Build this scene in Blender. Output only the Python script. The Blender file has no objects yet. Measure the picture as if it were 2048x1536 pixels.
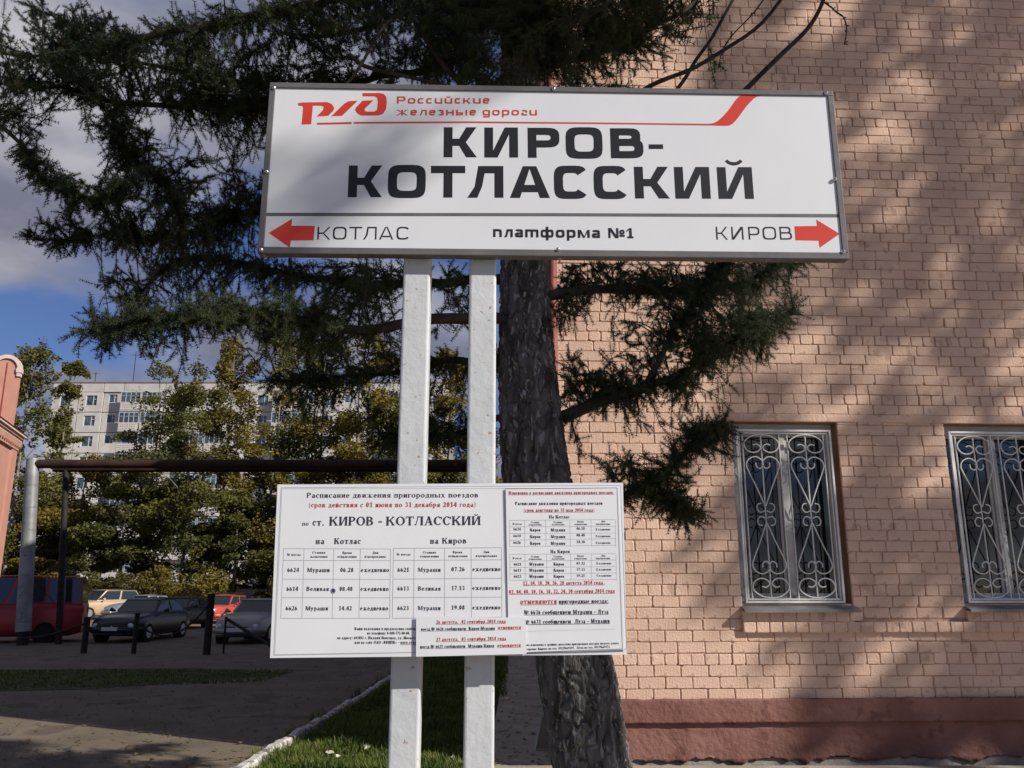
import bpy, bmesh, math, random
import numpy as np
from mathutils import Vector, Matrix, noise
random.seed(7); RS = np.random.RandomState(7)
SC = bpy.context.scene
COL = SC.collection
PI = math.pi
# ------------------------------------------------------------------ camera
F = 1702.0; PITCH = math.radians(13.5); CP, SP = math.cos(PITCH), math.sin(PITCH); EYE = 1.75
cam_d = bpy.data.cameras.new('camera'); cam = bpy.data.objects.new('camera', cam_d); COL.objects.link(cam)
cam.location = (0, 0, EYE); cam.rotation_euler = (math.radians(90) + PITCH, 0, 0)
cam_d.sensor_width = 36; cam_d.lens = 36 * F / 2048; cam_d.clip_end = 3000; cam_d.clip_start = .05
SC.camera = cam
# ------------------------------------------------------------------ light
SUNV = Vector((1.85, -1.0, 1.30)).normalized()          # towards the sun
w = bpy.data.worlds.new('World'); SC.world = w; w.use_nodes = True
nt = w.node_tree; N = nt.nodes; Lk = nt.links; N.clear()
sky = N.new('ShaderNodeTexSky'); sky.sky_type = 'NISHITA'; sky.sun_disc = False
sky.sun_elevation = math.asin(SUNV.z); sky.sun_rotation = math.atan2(SUNV.x, SUNV.y)
sky.air_density = 1.0; sky.dust_density = .2; sky.ozone_density = 3.0
tc = N.new('ShaderNodeTexCoord'); sep = N.new('ShaderNodeSeparateXYZ'); Lk.new(tc.outputs['Generated'], sep.inputs[0])
mx = N.new('ShaderNodeMath'); mx.operation = 'MAXIMUM'; mx.inputs[1].default_value = 0; Lk.new(sep.outputs['Z'], mx.inputs[0])
ad = N.new('ShaderNodeMath'); ad.operation = 'ADD'; ad.inputs[1].default_value = .22; Lk.new(mx.outputs[0], ad.inputs[0])
cb = N.new('ShaderNodeCombineXYZ')
for a in 'XY':
    dv = N.new('ShaderNodeMath'); dv.operation = 'DIVIDE'; Lk.new(sep.outputs[a], dv.inputs[0]); Lk.new(ad.outputs[0], dv.inputs[1]); Lk.new(dv.outputs[0], cb.inputs[a])
n1 = N.new('ShaderNodeTexNoise'); n1.inputs['Scale'].default_value = 1.15; n1.inputs['Detail'].default_value = 7; n1.inputs['Roughness'].default_value = .5; n1.inputs['Distortion'].default_value = .25
off = N.new('ShaderNodeVectorMath'); off.operation = 'ADD'; off.inputs[1].default_value = (0.4, 2.2, 0); Lk.new(cb.outputs[0], off.inputs[0]); Lk.new(off.outputs[0], n1.inputs['Vector'])
r1 = N.new('ShaderNodeValToRGB'); r1.color_ramp.elements[0].position = .43; r1.color_ramp.elements[1].position = .55; Lk.new(n1.outputs[0], r1.inputs[0])
n2 = N.new('ShaderNodeTexNoise'); n2.inputs['Scale'].default_value = 2.1; n2.inputs['Detail'].default_value = 5; Lk.new(off.outputs[0], n2.inputs['Vector'])
r2 = N.new('ShaderNodeValToRGB'); r2.color_ramp.elements[0].position = .42; r2.color_ramp.elements[0].color = (3.0, 3.1, 4.3, 1)
r2.color_ramp.elements[1].position = .68; r2.color_ramp.elements[1].color = (8.6, 8.4, 9.0, 1); Lk.new(n2.outputs[0], r2.inputs[0])
hz_ = N.new('ShaderNodeMapRange'); hz_.inputs[1].default_value = .0; hz_.inputs[2].default_value = .06; Lk.new(sep.outputs['Z'], hz_.inputs[0])
mk = N.new('ShaderNodeMath'); mk.operation = 'MULTIPLY'; Lk.new(r1.outputs[0], mk.inputs[0]); Lk.new(hz_.outputs[0], mk.inputs[1])
mix = N.new('ShaderNodeMix'); mix.data_type = 'RGBA'; Lk.new(mk.outputs[0], mix.inputs[0]); tn = N.new('ShaderNodeMix'); tn.data_type = 'RGBA'; tn.blend_type = 'MULTIPLY'; tn.inputs[0].default_value = 1; tn.inputs[7].default_value = (.88, .93, 1.28, 1); Lk.new(sky.outputs[0], tn.inputs[6]); Lk.new(tn.outputs[2], mix.inputs[6]); Lk.new(r2.outputs[0], mix.inputs[7])
bg = N.new('ShaderNodeBackground'); bg.inputs[1].default_value = .050; Lk.new(mix.outputs[2], bg.inputs[0])
wo = N.new('ShaderNodeOutputWorld'); Lk.new(bg.outputs[0], wo.inputs[0])
sd = bpy.data.lights.new('sun', 'SUN'); sd.energy = 4.5; sd.angle = math.radians(.53); sd.color = (1, .93, .83)
so = bpy.data.objects.new('sun', sd); COL.objects.link(so); so.rotation_euler = SUNV.to_track_quat('Z', 'Y').to_euler()
SC.view_settings.view_transform = 'Standard'; SC.view_settings.look = 'None'; SC.view_settings.exposure = .31; SC.view_settings.gamma = 1

# ------------------------------------------------------------------ projection helpers (photo pixel -> ray)
def ray(px, py):
    u = (px - 1024) / F; v = (py - 768) / F
    return (u, CP + v * SP, SP - v * CP)
def at(px, py, D):
    d = ray(px, py); k = D / d[1]
    return Vector((d[0] * k, D, EYE + d[2] * k))
def grd(px, py, z=0):
    d = ray(px, py); k = (z - EYE) / d[2]
    return Vector((d[0] * k, d[1] * k, z))
class Plane:
    def __init__(s, x0, y0, ang):
        s.x0, s.y0, s.a = x0, y0, ang; s.ca, s.sa = math.cos(ang), math.sin(ang)
    def loc(s, px, py):
        d = ray(px, py); k = (-s.sa * s.x0 + s.ca * s.y0) / (-s.sa * d[0] + s.ca * d[1])
        X, Y = k * d[0], k * d[1]
        return ((X - s.x0) * s.ca + (Y - s.y0) * s.sa, EYE + k * d[2])
    def matrix(s, z=0):
        return Matrix.Translation((s.x0, s.y0, z)) @ Matrix.Rotation(s.a, 4, 'Z')
def project(P):
    x, y, z = P[0], P[1], P[2] - EYE
    dep = y * CP + z * SP; up = -y * SP + z * CP
    return 1024 + F * x / dep, 768 - F * up / dep
# ------------------------------------------------------------------ materials
def new_mat(name, col, rough=.7, metal=0, spec=.3, coat=0):
    m = bpy.data.materials.new(name); m.use_nodes = True
    b = m.node_tree.nodes['Principled BSDF']
    b.inputs['Base Color'].default_value = (*col, 1); b.inputs['Roughness'].default_value = rough
    b.inputs['Metallic'].default_value = metal; b.inputs['Specular IOR Level'].default_value = spec; b.inputs['Coat Weight'].default_value = coat
    return m
def noisy(name, c1, c2, scale=5, rough=.8, bump=0, bscale=None, detail=6, spec=.25, c3=None, s3=40, t3=.62, metal=0, coords='Object', rand=0, stretch=None, lo=.35, hi=.65, bdist=.01):
    """two colours blended by noise, an optional third in small patches, fine relief, per-object variation"""
    m = new_mat(name, c1, rough, metal, spec); t = m.node_tree; n = t.nodes; l = t.links; b = n['Principled BSDF']
    tcn = n.new('ShaderNodeTexCoord'); vec = tcn.outputs[coords]
    if stretch:
        mp = n.new('ShaderNodeMapping'); mp.inputs['Scale'].default_value = stretch; l.new(vec, mp.inputs[0]); vec = mp.outputs[0]
    if rand:
        oi = n.new('ShaderNodeObjectInfo'); va = n.new('ShaderNodeVectorMath'); va.operation = 'MULTIPLY_ADD'
        l.new(oi.outputs['Random'], va.inputs[0]); va.inputs[1].default_value = (17, 31, 13); l.new(vec, va.inputs[2]); vec = va.outputs[0]
    a = n.new('ShaderNodeTexNoise'); a.inputs['Scale'].default_value = scale; a.inputs['Detail'].default_value = detail; l.new(vec, a.inputs['Vector'])
    r = n.new('ShaderNodeValToRGB'); r.color_ramp.elements[0].position = lo; r.color_ramp.elements[1].position = hi
    r.color_ramp.elements[0].color = (*c1, 1); r.color_ramp.elements[1].color = (*c2, 1); l.new(a.outputs[0], r.inputs[0]); out = r.outputs[0]
    if c3:
        a3 = n.new('ShaderNodeTexNoise'); a3.inputs['Scale'].default_value = s3; a3.inputs['Detail'].default_value = 4; l.new(vec, a3.inputs['Vector'])
        r3 = n.new('ShaderNodeValToRGB'); r3.color_ramp.elements[0].position = t3; r3.color_ramp.elements[1].position = t3 + .05; l.new(a3.outputs[0], r3.inputs[0])
        mm = n.new('ShaderNodeMix'); mm.data_type = 'RGBA'; l.new(r3.outputs[0], mm.inputs[0]); l.new(out, mm.inputs[6]); mm.inputs[7].default_value = (*c3, 1); out = mm.outputs[2]
    if rand:
        hs = n.new('ShaderNodeHueSaturation'); mr = n.new('ShaderNodeMapRange'); mr.inputs[3].default_value = 1 - rand; mr.inputs[4].default_value = 1 + rand
        l.new(oi.outputs['Random'], mr.inputs[0]); l.new(mr.outputs[0], hs.inputs['Value']); l.new(out, hs.inputs['Color']); out = hs.outputs[0]
    l.new(out, b.inputs['Base Color'])
    if bump:
        bn = n.new('ShaderNodeTexNoise'); bn.inputs['Scale'].default_value = bscale or scale * 6; bn.inputs['Detail'].default_value = 8; l.new(vec, bn.inputs['Vector'])
        bp = n.new('ShaderNodeBump'); bp.inputs['Strength'].default_value = bump; bp.inputs['Distance'].default_value = bdist; l.new(bn.outputs[0], bp.inputs['Height']); l.new(bp.outputs[0], b.inputs['Normal'])
    return m
M = {}
M['brick'] = noisy('painted_brick', (.585, .40, .305), (.68, .48, .37), 2.3, .8, .9, 45, c3=(.49, .33, .25), s3=7, t3=.585, bdist=.009)
M['brick_b'] = noisy('painted_brick_faded', (.62, .43, .33), (.69, .49, .38), 3.1, .8, .9, 50, c3=(.44, .35, .29), s3=11, t3=.64, bdist=.009)
M['mortar'] = noisy('painted_mortar', (.48, .31, .225), (.60, .42, .32), 7, .9, .8, 40, bdist=.01)
M['reveal'] = noisy('brown_reveal_paint', (.30, .15, .08), (.42, .24, .14), 6, .85, .6, 40)
M['plinth'] = noisy('dark_red_plinth_paint', (.185, .085, .068), (.24, .12, .10), 2.2, .85, .9, 22, c3=(.16, .075, .06), s3=7, t3=.6, bdist=.015)
M['plaster'] = noisy('bare_grey_plaster', (.26, .23, .20), (.36, .33, .29), 8, .9, .8, 30, bdist=.01)
M['white_post'] = noisy('chipped_white_paint', (.51, .535, .56), (.58, .60, .62), 4, .45, .55, 26, spec=.4, c3=(.34, .22, .11), s3=48, t3=.655, bdist=.006)
M['sign_white'] = noisy('white_sign_film', (.64, .665, .70), (.68, .70, .73), 2, .38, .06, 3, spec=.4, bdist=.02)
M['paper'] = noisy('laminated_paper', (.70, .72, .76), (.75, .765, .80), 2.5, .4, .1, 5, spec=.35, bdist=.01)
M['sign_grey'] = noisy('grey_frame_paint', (.115, .112, .118), (.145, .14, .145), 9, .5, .1, 40)
M['sign_dark'] = noisy('sign_edge_steel', (.10, .085, .075), (.16, .13, .11), 20, .6, .2, 40, c3=(.45, .42, .38), s3=30, t3=.66)
M['letter_black'] = new_mat('black_vinyl', (.018, .019, .023), .42)
M['ink'] = new_mat('black_ink', (.035, .035, .05), .6)
M['ink_red'] = new_mat('red_ink', (.42, .05, .04), .6)
M['line'] = new_mat('grey_table_ink', (.28, .29, .33), .6)
M['vinyl_red'] = noisy('red_vinyl', (.56, .045, .03), (.60, .055, .04), 3, .4)
M['screw'] = new_mat('zinc_screw', (.65, .66, .68), .25, .9)
M['dark'] = new_mat('black_hole', (.012, .012, .012), .8)
M['bark'] = noisy('larch_bark', (.042, .036, .032), (.155, .143, .135), 9, .95, 1.0, 30, c3=(.27, .26, .25), s3=22, t3=.58, stretch=(1.5, 1.5, .45), bdist=.03)
M['twig'] = noisy('larch_twig_bark', (.028, .022, .018), (.055, .045, .038), 14, .9, .4, 60)
def leafmat(name, c1, c2, scale, trans=.2):
    m = noisy(name, c1, c2, scale, .65, detail=2, spec=.2); n = m.node_tree.nodes; l = m.node_tree.links; b = n['Principled BSDF']
    tr = n.new('ShaderNodeBsdfTranslucent'); sh = n.new('ShaderNodeMixShader'); sh.inputs[0].default_value = trans
    src = b.inputs['Base Color'].links[0].from_socket; l.new(src, tr.inputs[0]); l.new(b.outputs[0], sh.inputs[1]); l.new(tr.outputs[0], sh.inputs[2])
    l.new(sh.outputs[0], n['Material Output'].inputs[0]); return m
M['needle'] = leafmat('larch_needles', (.026, .046, .021), (.062, .080, .032), .9)
M['needle_b'] = leafmat('larch_needles_yellowing', (.045, .055, .02), (.075, .078, .025), 1.5)
M['birch'] = leafmat('birch_leaves_green', (.070, .078, .020), (.155, .145, .036), .25, .3)
M['birch_y'] = leafmat('birch_leaves_yellowing', (.12, .105, .02), (.23, .18, .035), .3, .3)
M['bush'] = leafmat('bush_leaves', (.045, .045, .015), (.11, .08, .028), .4, .25)
M['birch_trunk'] = noisy('birch_trunk_bark', (.10, .09, .08), (.30, .29, .27), 3, .9, .3, 20)
M['grass'] = leafmat('grass_blades', (.06, .10, .018), (.14, .175, .035), 3.0, .3)
M['grass_dry'] = leafmat('dry_grass_blades', (.16, .15, .06), (.24, .21, .10), 3.0, .3)
M['turf'] = noisy('turf_soil', (.035, .05, .015), (.07, .075, .03), 4, .95, .8, 40)
M['asphalt'] = noisy('worn_asphalt', (.135, .110, .080), (.20, .162, .120), .9, .9, .8, 55, c3=(.12, .095, .073), s3=.9, t3=.58, bdist=.012)
M['earth'] = noisy('bare_earth', (.13, .11, .075), (.20, .17, .12), .6, .95, .5, 10)
M['concrete'] = noisy('pale_concrete', (.30, .26, .22), (.40, .36, .31), 2.2, .9, .7, 45, c3=(.20, .17, .145), s3=5, t3=.64, bdist=.01)
M['kerb'] = noisy('whitewashed_kerb', (.42, .41, .39), (.60, .59, .57), 6, .9, .6, 30, c3=(.20, .18, .16), s3=9, t3=.53)
M['pvc'] = noisy('white_window_paint', (.42, .42, .42), (.52, .52, .52), 4, .5, .15, 30, c3=(.33, .32, .30), s3=14, t3=.70)
M['grille'] = noisy('white_grille_paint', (.60, .60, .59), (.70, .70, .69), 10, .45, .1, 60, spec=.45)
M['tin'] = noisy('galvanised_sill', (.17, .175, .18), (.24, .24, .245), 6, .45, .15, 30, metal=.3)
g = new_mat('window_glass', (.006, .007, .008), .03, 0, .8); M['glass'] = g
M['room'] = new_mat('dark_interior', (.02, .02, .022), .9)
M['pane_far'] = noisy('far_window_glass', (.03, .045, .065), (.09, .12, .16), 2, .12, spec=.7, rand=.3)
M['panel'] = noisy('pale_concrete_panel', (.50, .475, .45), (.60, .575, .55), .7, .9, .2, 8, rand=.05)
M['panel_dark'] = noisy('panel_building_core', (.20, .18, .17), (.26, .24, .23), 1, .9)
M['balcony'] = noisy('balcony_front_panel', (.55, .53, .50), (.66, .64, .61), 2, .85)
M['blue_frame'] = new_mat('pale_blue_frame', (.50, .56, .62), .5)
M['pink'] = noisy('pink_plaster', (.44, .225, .17), (.50, .265, .205), 1.2, .85, .3, 12)
M['pink_white'] = noisy('white_moulding', (.58, .47, .41), (.66, .55, .49), 3, .8)
M['red_roof'] = noisy('red_roof_metal', (.22, .05, .045), (.28, .075, .06), 2, .6)
M['rust'] = noisy('rusty_pipe', (.028, .016, .013), (.055, .028, .02), 1.5, .85, .4, 20, c3=(.016, .011, .010), s3=6, t3=.6)
M['lagging'] = noisy('silver_pipe_lagging', (.20, .205, .215), (.31, .315, .33), 2, .55, .4, 8, metal=.35, c3=(.16, .16, .17), s3=6, t3=.62)
M['iron'] = noisy('black_iron', (.014, .013, .013), (.03, .026, .024), 8, .7, .2, 30)
M['tyre'] = new_mat('tyre_rubber', (.012, .012, .013), .9)
M['rim'] = new_mat('alloy_rim', (.40, .41, .43), .35, .6)
M['car_glass'] = new_mat('car_glass', (.02, .03, .038), .06, 0, .8)
M['lamp'] = new_mat('headlight_glass', (.55, .57, .60), .12, .2, .8)
M['plate'] = new_mat('plate_white', (.55, .55, .55), .5)
M['black_plastic'] = new_mat('black_plastic', (.02, .02, .021), .6)
M['pipe_red'] = noisy('dark_red_rainwater_pipe', (.20, .06, .05), (.28, .10, .08), 6, .55)
M['green_pale'] = noisy('pale_green_paint', (.30, .38, .33), (.42, .48, .42), 6, .6)
M['litter'] = new_mat('pale_litter', (.62, .60, .48), .8)
# ------------------------------------------------------------------ mesh helpers
def link(name, me, mat, parent=None, matrix=None):
    o = bpy.data.objects.new(name, me); COL.objects.link(o)
    if mat is not None and not me.materials:
        for mm in (mat if isinstance(mat, (list, tuple)) else [mat]): me.materials.append(mm)
    if parent: o.parent = parent
    if matrix is not None: o.matrix_local = matrix
    return o
def fast(name, V, Fc, smooth=False, mi=None):
    """V (n,3), Fc (m,k) arrays of equal-size faces"""
    V = np.asarray(V, np.float32); Fc = np.asarray(Fc, np.int32); me = bpy.data.meshes.new(name)
    m, k = Fc.shape; me.vertices.add(len(V)); me.vertices.foreach_set('co', V.ravel()); me.loops.add(m * k); me.loops.foreach_set('vertex_index', Fc.ravel())
    me.polygons.add(m); me.polygons.foreach_set('loop_start', np.arange(m, dtype=np.int32) * k); me.polygons.foreach_set('loop_total', np.full(m, k, np.int32))
    if mi is not None: me.polygons.foreach_set('material_index', np.asarray(mi, np.int32))
    if smooth: me.polygons.foreach_set('use_smooth', np.ones(m, bool))
    me.update(); me.validate(); return me
class MB:
    def __init__(s): s.v = []; s.f = []; s.sm = []
    def add(s, vs, fs, sm=False):
        b = len(s.v); s.v += [tuple(x) for x in vs]; s.f += [tuple(b + i for i in q) for q in fs]; s.sm += [sm] * len(fs)
    def box(s, x0, y0, z0, x1, y1, z1):
        s.add([(x0, y0, z0), (x1, y0, z0), (x1, y1, z0), (x0, y1, z0), (x0, y0, z1), (x1, y0, z1), (x1, y1, z1), (x0, y1, z1)],
              [(0, 3, 2, 1), (4, 5, 6, 7), (0, 1, 5, 4), (1, 2, 6, 5), (2, 3, 7, 6), (3, 0, 4, 7)])
    def tube(s, pts, r, n=6, cap=True, sm=True):
        pts = [Vector(p) for p in pts]; rr = r if isinstance(r, (list, tuple)) else [r] * len(pts); rings = []; up = None
        for i, p in enumerate(pts):
            d = (pts[min(i + 1, len(pts) - 1)] - pts[max(i - 1, 0)]).normalized()
            if up is None: up = Vector((0, 0, 1)) if abs(d.z) < .9 else Vector((1, 0, 0))
            a = d.cross(up).normalized(); up = a.cross(d).normalized()
            rings.append([p + (a * math.cos(2 * PI * k / n) + up * math.sin(2 * PI * k / n)) * rr[i] for k in range(n)])
        vs = [v for R_ in rings for v in R_]; fs = []
        for i in range(len(pts) - 1):
            for k in range(n): fs.append((i * n + k, i * n + (k + 1) % n, (i + 1) * n + (k + 1) % n, (i + 1) * n + k))
        s.add(vs, fs, sm)
        if cap: s.add(rings[0], [tuple(range(n))[::-1]]); s.add(rings[-1], [tuple(range(n))])
    def cyl(s, c0, c1, r, n=12): s.tube([c0, c1], r, n, True, True)
    def mesh(s, name):
        me = bpy.data.meshes.new(name); me.from_pydata(s.v, [], s.f); me.polygons.foreach_set('use_smooth', s.sm); me.update()
        bm = bmesh.new(); bm.from_mesh(me); bmesh.ops.recalc_face_normals(bm, faces=bm.faces); bm.to_mesh(me); bm.free(); return me
    def build(s, name, mat, parent=None, matrix=None): return link(name, s.mesh(name), mat, parent, matrix)
def bevel(o, wd=.01, seg=2):
    md = o.modifiers.new('bevel', 'BEVEL'); md.width = wd; md.segments = seg; md.limit_method = 'ANGLE'; md.angle_limit = math.radians(35); return o
def tag(o, label=None, cat=None, group=None, kind=None):
    if label: o['label'] = label
    if cat: o['category'] = cat
    if group: o['group'] = group
    if kind: o['kind'] = kind
    return o
def empty(name, matrix=None, label=None, cat=None, group=None):
    o = bpy.data.objects.new(name, None); COL.objects.link(o); o.empty_display_size = .2
    if matrix is not None: o.matrix_world = matrix
    return tag(o, label, cat, group)
def catmull(P, n=6):
    P = [Vector(p) for p in P]; Q = [P[0] * 2 - P[1]] + P + [P[-1] * 2 - P[-2]]; out = []
    for i in range(1, len(Q) - 2):
        a, b, c, d = Q[i - 1], Q[i], Q[i + 1], Q[i + 2]
        for k in range(n):
            t = k / n; out.append(.5 * ((2 * b) + (c - a) * t + (2 * a - 5 * b + 4 * c - d) * t * t + (3 * b - a - 3 * c + d) * t ** 3))
    out.append(P[-1]); return out
# ------------------------------------------------------------------ ground
def sheet(name, pts, z, mat, kind='structure', sub=0):
    me = bpy.data.meshes.new(name); me.from_pydata([(p[0], p[1], z) for p in pts], [], [tuple(range(len(pts)))]); me.update()
    return tag(link(name, me, mat), kind=kind)
sheet('ground', [(-400, -200), (400, -200), (400, 700), (-400, 700)], 0, M['earth'])
sheet('road', [(-60, -12), (-2.62, -12), (-2.62, 9), (-2.42, 17), (-2.3, 24), (-2.3, 46), (-60, 46)], .006, M['asphalt'])
sheet('lawn', [(-2.5, -12), (-.28, -12), (-.25, 9), (-.05, 26), (-2.2, 26), (-2.3, 17), (-2.5, 9)], .05, M['turf'])
sheet('verge', [(-14.5, 15.2), (-10, 15.4), (-7.6, 15.9), (-6, 17.2), (-4.6, 19), (-7, 20), (-12, 19.6), (-16, 17.6)], .012, M['turf'])
# footpath and paved strip (real steps)
mb = MB(); mb.box(-.25, -12, -.05, 30, 8.62, .13); mb.build('paved_strip', M['concrete'])['kind'] = 'structure'
mb = MB(); mb.add([(-.25, 8.62, .095), (.44, 8.62, .095), (.9, 30, .095), (-.05, 30, .095), (-.25, 8.62, -.05), (.44, 8.62, -.05), (.9, 30, -.05), (-.05, 30, -.05)],
                  [(0, 1, 2, 3), (0, 3, 7, 4), (2, 6, 7, 3), (0, 4, 5, 1), (1, 5, 6, 2)]); mb.build('footpath', M['concrete'])['kind'] = 'structure'
# whitewashed kerb stones, worn and sunken further away
ks = empty('kerb', Matrix.Translation((-2.6, 9, 0)), 'whitewashed row of worn kerb stones along the lawn edge', 'kerb')
pts = [(-2.56, 7.2), (-2.50, 9.6), (-2.42, 12.4), (-2.34, 15.5), (-2.28, 19), (-2.24, 24)]
def kpt(y):
    for (x0, y0), (x1, y1) in zip(pts, pts[1:]):
        if y0 <= y <= y1: return x0 + (x1 - x0) * (y - y0) / (y1 - y0)
y = 7.2; i = 0
while y < 23.5:
    Lk_ = random.uniform(.75, .98); x = kpt(y); mb = MB(); h = .15 if y < 11.2 else random.uniform(.12, .15); wv = .11
    nseg = 5; vs = []
    for k in range(nseg + 1):
        yy = k / nseg * (Lk_ - .03); jx = random.uniform(-.012, .012); jz = random.uniform(-.014, .008)
        vs += [(-wv / 2 + jx, yy, -.05), (-wv / 2 + jx, yy, h - .02 + jz), (-wv / 2 + .02 + jx, yy, h + jz), (wv / 2 - .02 + jx, yy, h + jz), (wv / 2 + jx, yy, h - .02 + jz), (wv / 2 + jx, yy, -.05)]
    fs = [(k * 6 + j, k * 6 + j + 1, k * 6 + 7 + j, k * 6 + 6 + j) for k in range(nseg) for j in range(5)] + [(0, 1, 2, 3, 4, 5)[::-1], tuple(nseg * 6 + j for j in range(6))]
    mb.add(vs, fs); o = mb.build('kerb_stone', M['kerb'], ks); o.location = (x + 2.6 + random.uniform(-.01, .01), y - 9, 0); o.rotation_euler = (0, random.uniform(-.04, .04), random.uniform(-.03, .01)); y += Lk_
# grass
def grass(name, areas, mat, kind='stuff'):
    V = []; Fc = []; mi = []
    for (fn, n, h0, h1) in areas:
        for _ in range(n):
            q = fn()
            if q is None: continue
            x, y, z = q; a = random.uniform(0, 2 * PI); h = random.uniform(h0, h1) * (.5 + .9 * noise.noise((x * 1.7, y * 1.7, 0)) + .5); h = max(h, h0 * .5)
            wd = .006 * (1 + y * .06); l = random.uniform(.2, .8) * h; dx, dy = math.cos(a), math.sin(a); b = len(V)
            V += [(x - dy * wd, y + dx * wd, z - .01), (x + dy * wd, y - dx * wd, z - .01), (x + dx * l * .4 + dy * wd * .7, y + dy * l * .4 - dx * wd * .7, z + h * .6), (x + dx * l * .4 - dy * wd * .7, y + dy * l * .4 + dx * wd * .7, z + h * .6), (x + dx * l, y + dy * l, z + h)]
            Fc += [(b, b + 1, b + 2), (b, b + 2, b + 3), (b + 3, b + 2, b + 4)]; m_ = 1 if random.random() < .12 else 0; mi += [m_] * 3
    return tag(link(name, fast(name, V, Fc, mi=mi), mat), kind=kind)
def lawn_near():
    y = 8.4 + 7 * random.random() ** 1.4; return (random.uniform(-2.40 + .03 * (y - 9), -.26), y, .05)
def lawn_far():
    y = random.uniform(14, 24); return (random.uniform(-2.12, -.1), y, .05)
def verge_pt():
    x = random.uniform(-15.5, -4.7); y = random.uniform(15.3, 19.8)
    if abs(y - 17.6 - .12 * (x + 10)) > 1.9 - .17 * max(0, x + 9) : return None
    return (x, y, .012)
def kerb_edge():
    y = random.uniform(8.6, 20); return (kpt(y) - .07 - abs(random.gauss(0, .05)), y, .006) if noise.noise((0, y * 1.3, 5)) > .05 else None
o = grass('grass', [(lawn_near, 30000, .05, .13), (lawn_far, 9000, .07, .14), (verge_pt, 9000, .02, .055), (kerb_edge, 1400, .05, .16)], [M['grass'], M['grass_dry']])
tag(o, 'uneven green grass growing on the lawn and verge')
for i, (px, py, sz) in enumerate([(660, 1506, .05), (732, 1494, .055), (622, 1526, .04), (676, 1513, .03), (906, 1516, .03), (1013, 1398, .04)]):
    q = grd(px, py, .12); mb = MB(); n_ = 7
    top = [(math.cos(2 * PI * k / n_) * sz * random.uniform(.6, 1.1), math.sin(2 * PI * k / n_) * sz * random.uniform(.5, .9), random.uniform(.0, .03)) for k in range(n_)]
    mb.add(top + [(x, y_, z - .008) for x, y_, z in top], [tuple(range(n_)), tuple(range(n_, 2 * n_))[::-1]] + [(k, (k + 1) % n_, n_ + (k + 1) % n_, n_ + k) for k in range(n_)])
    lab = ['torn cream scrap of litter lying in the sunny grass right of the kerb', 'roundish pale scrap in the grass just left of the left white post', 'smallest cream scrap in the grass nearest the kerb stones', 'tiny pale crumb beside the torn cream scrap in the grass', 'pale scrap in the grass between the two white posts', 'dull scrap on the shaded path edge beside the right post'][i]
    o = mb.build('litter_scrap', M['litter'], None, Matrix.Translation(q) @ Matrix.Rotation(.5, 4, 'X')); tag(o, lab, 'litter')
V = []; Fc = []; mi = []
for _ in range(2600):
    y = 8.6 + 22 * random.random() ** 1.5; x = random.uniform(-.62 * y - 1, .8)
    z = .10 if -2.45 < x < -.25 else (.136 if x > .3 and y < 8.6 else .102 if x > -.25 else .018)
    a = random.uniform(0, 6.28); r = random.uniform(.018, .05); b = len(V); tl = random.uniform(-.012, .012)
    V += [(x + r * math.cos(a + k * PI / 2) * (1 if k % 2 else .6), y + r * math.sin(a + k * PI / 2) * (1 if k % 2 else .6), z + .004 + (tl if k < 2 else 0) + .012 * (k % 2)) for k in range(4)]; Fc.append((b, b + 1, b + 2, b + 3))
tag(link('fallen_leaves', fast('fallen_leaves', V, Fc), M['grass_dry']), 'small dry fallen leaves scattered over the asphalt and lawn', kind='stuff')
# ------------------------------------------------------------------ brick building
FP = Plane(.41, 8.7, math.radians(3.1)); FM = FP.matrix()
bld = empty('brick_building', FM, 'tall peach painted brick building with barred windows and dark red plinth', 'building')
FL, FH, DEP = 22.0, 14.2, 22.0
W1 = (1.90, 3.03, 1.60, 3.46); W2 = (4.20, 5.33, 1.60, 3.46)
wins = [W1, W2] + [(W2[0] + 2.3 * k, W2[1] + 2.3 * k, 1.6, 3.46) for k in range(1, 8)]
BEDD = .014                     # mortar face sits this far behind the brick faces
mb = MB()                       # wall core: front with openings, built from bands; y=BEDD is the mortar face
def wallrect(x0, z0, x1, z1, y=BEDD): mb.add([(x0, y, z0), (x1, y, z0), (x1, y, z1), (x0, y, z1)], [(0, 1, 2, 3)])
wallrect(0, 0, FL, 1.60); wallrect(0, 3.46, FL, FH)
xs = 0
for (a, b, c, d) in wins: wallrect(xs, 1.60, a, 3.46); xs = b
wallrect(xs, 1.60, FL, 3.46)
R31 = Matrix.Rotation(-FP.a, 4, 'Z')
bk = R31 @ Vector((.62, DEP, 0)); bk2 = R31 @ Vector((FL, DEP, 0))
mb.add([(0, BEDD, 0), (bk.x, bk.y, 0), (bk.x, bk.y, FH), (0, BEDD, FH)], [(0, 1, 2, 3)])
mb.add([(bk.x, bk.y, 0), (bk2.x, bk2.y, 0), (bk2.x, bk2.y, FH), (bk.x, bk.y, FH)], [(0, 1, 2, 3)])
mb.add([(FL, BEDD, 0), (bk2.x, bk2.y, 0), (bk2.x, bk2.y, FH), (FL, BEDD, FH)], [(0, 1, 2, 3)])
mb.build('wall', M['mortar'], bld)
mb = MB(); mb.add([(-.2, -.2, FH), (FL + .2, -.2, FH), (bk2.x + .2, bk2.y + .2, FH), (bk.x - .2, bk.y + .2, FH), (-.2, -.2, FH + .25), (FL + .2, -.2, FH + .25), (bk2.x + .2, bk2.y + .2, FH + .25), (bk.x - .2, bk.y + .2, FH + .25)],
                  [(0, 3, 2, 1), (4, 5, 6, 7), (0, 1, 5, 4), (1, 2, 6, 5), (2, 3, 7, 6), (3, 0, 4, 7)]); mb.build('roof', M['red_roof'], bld)
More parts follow.
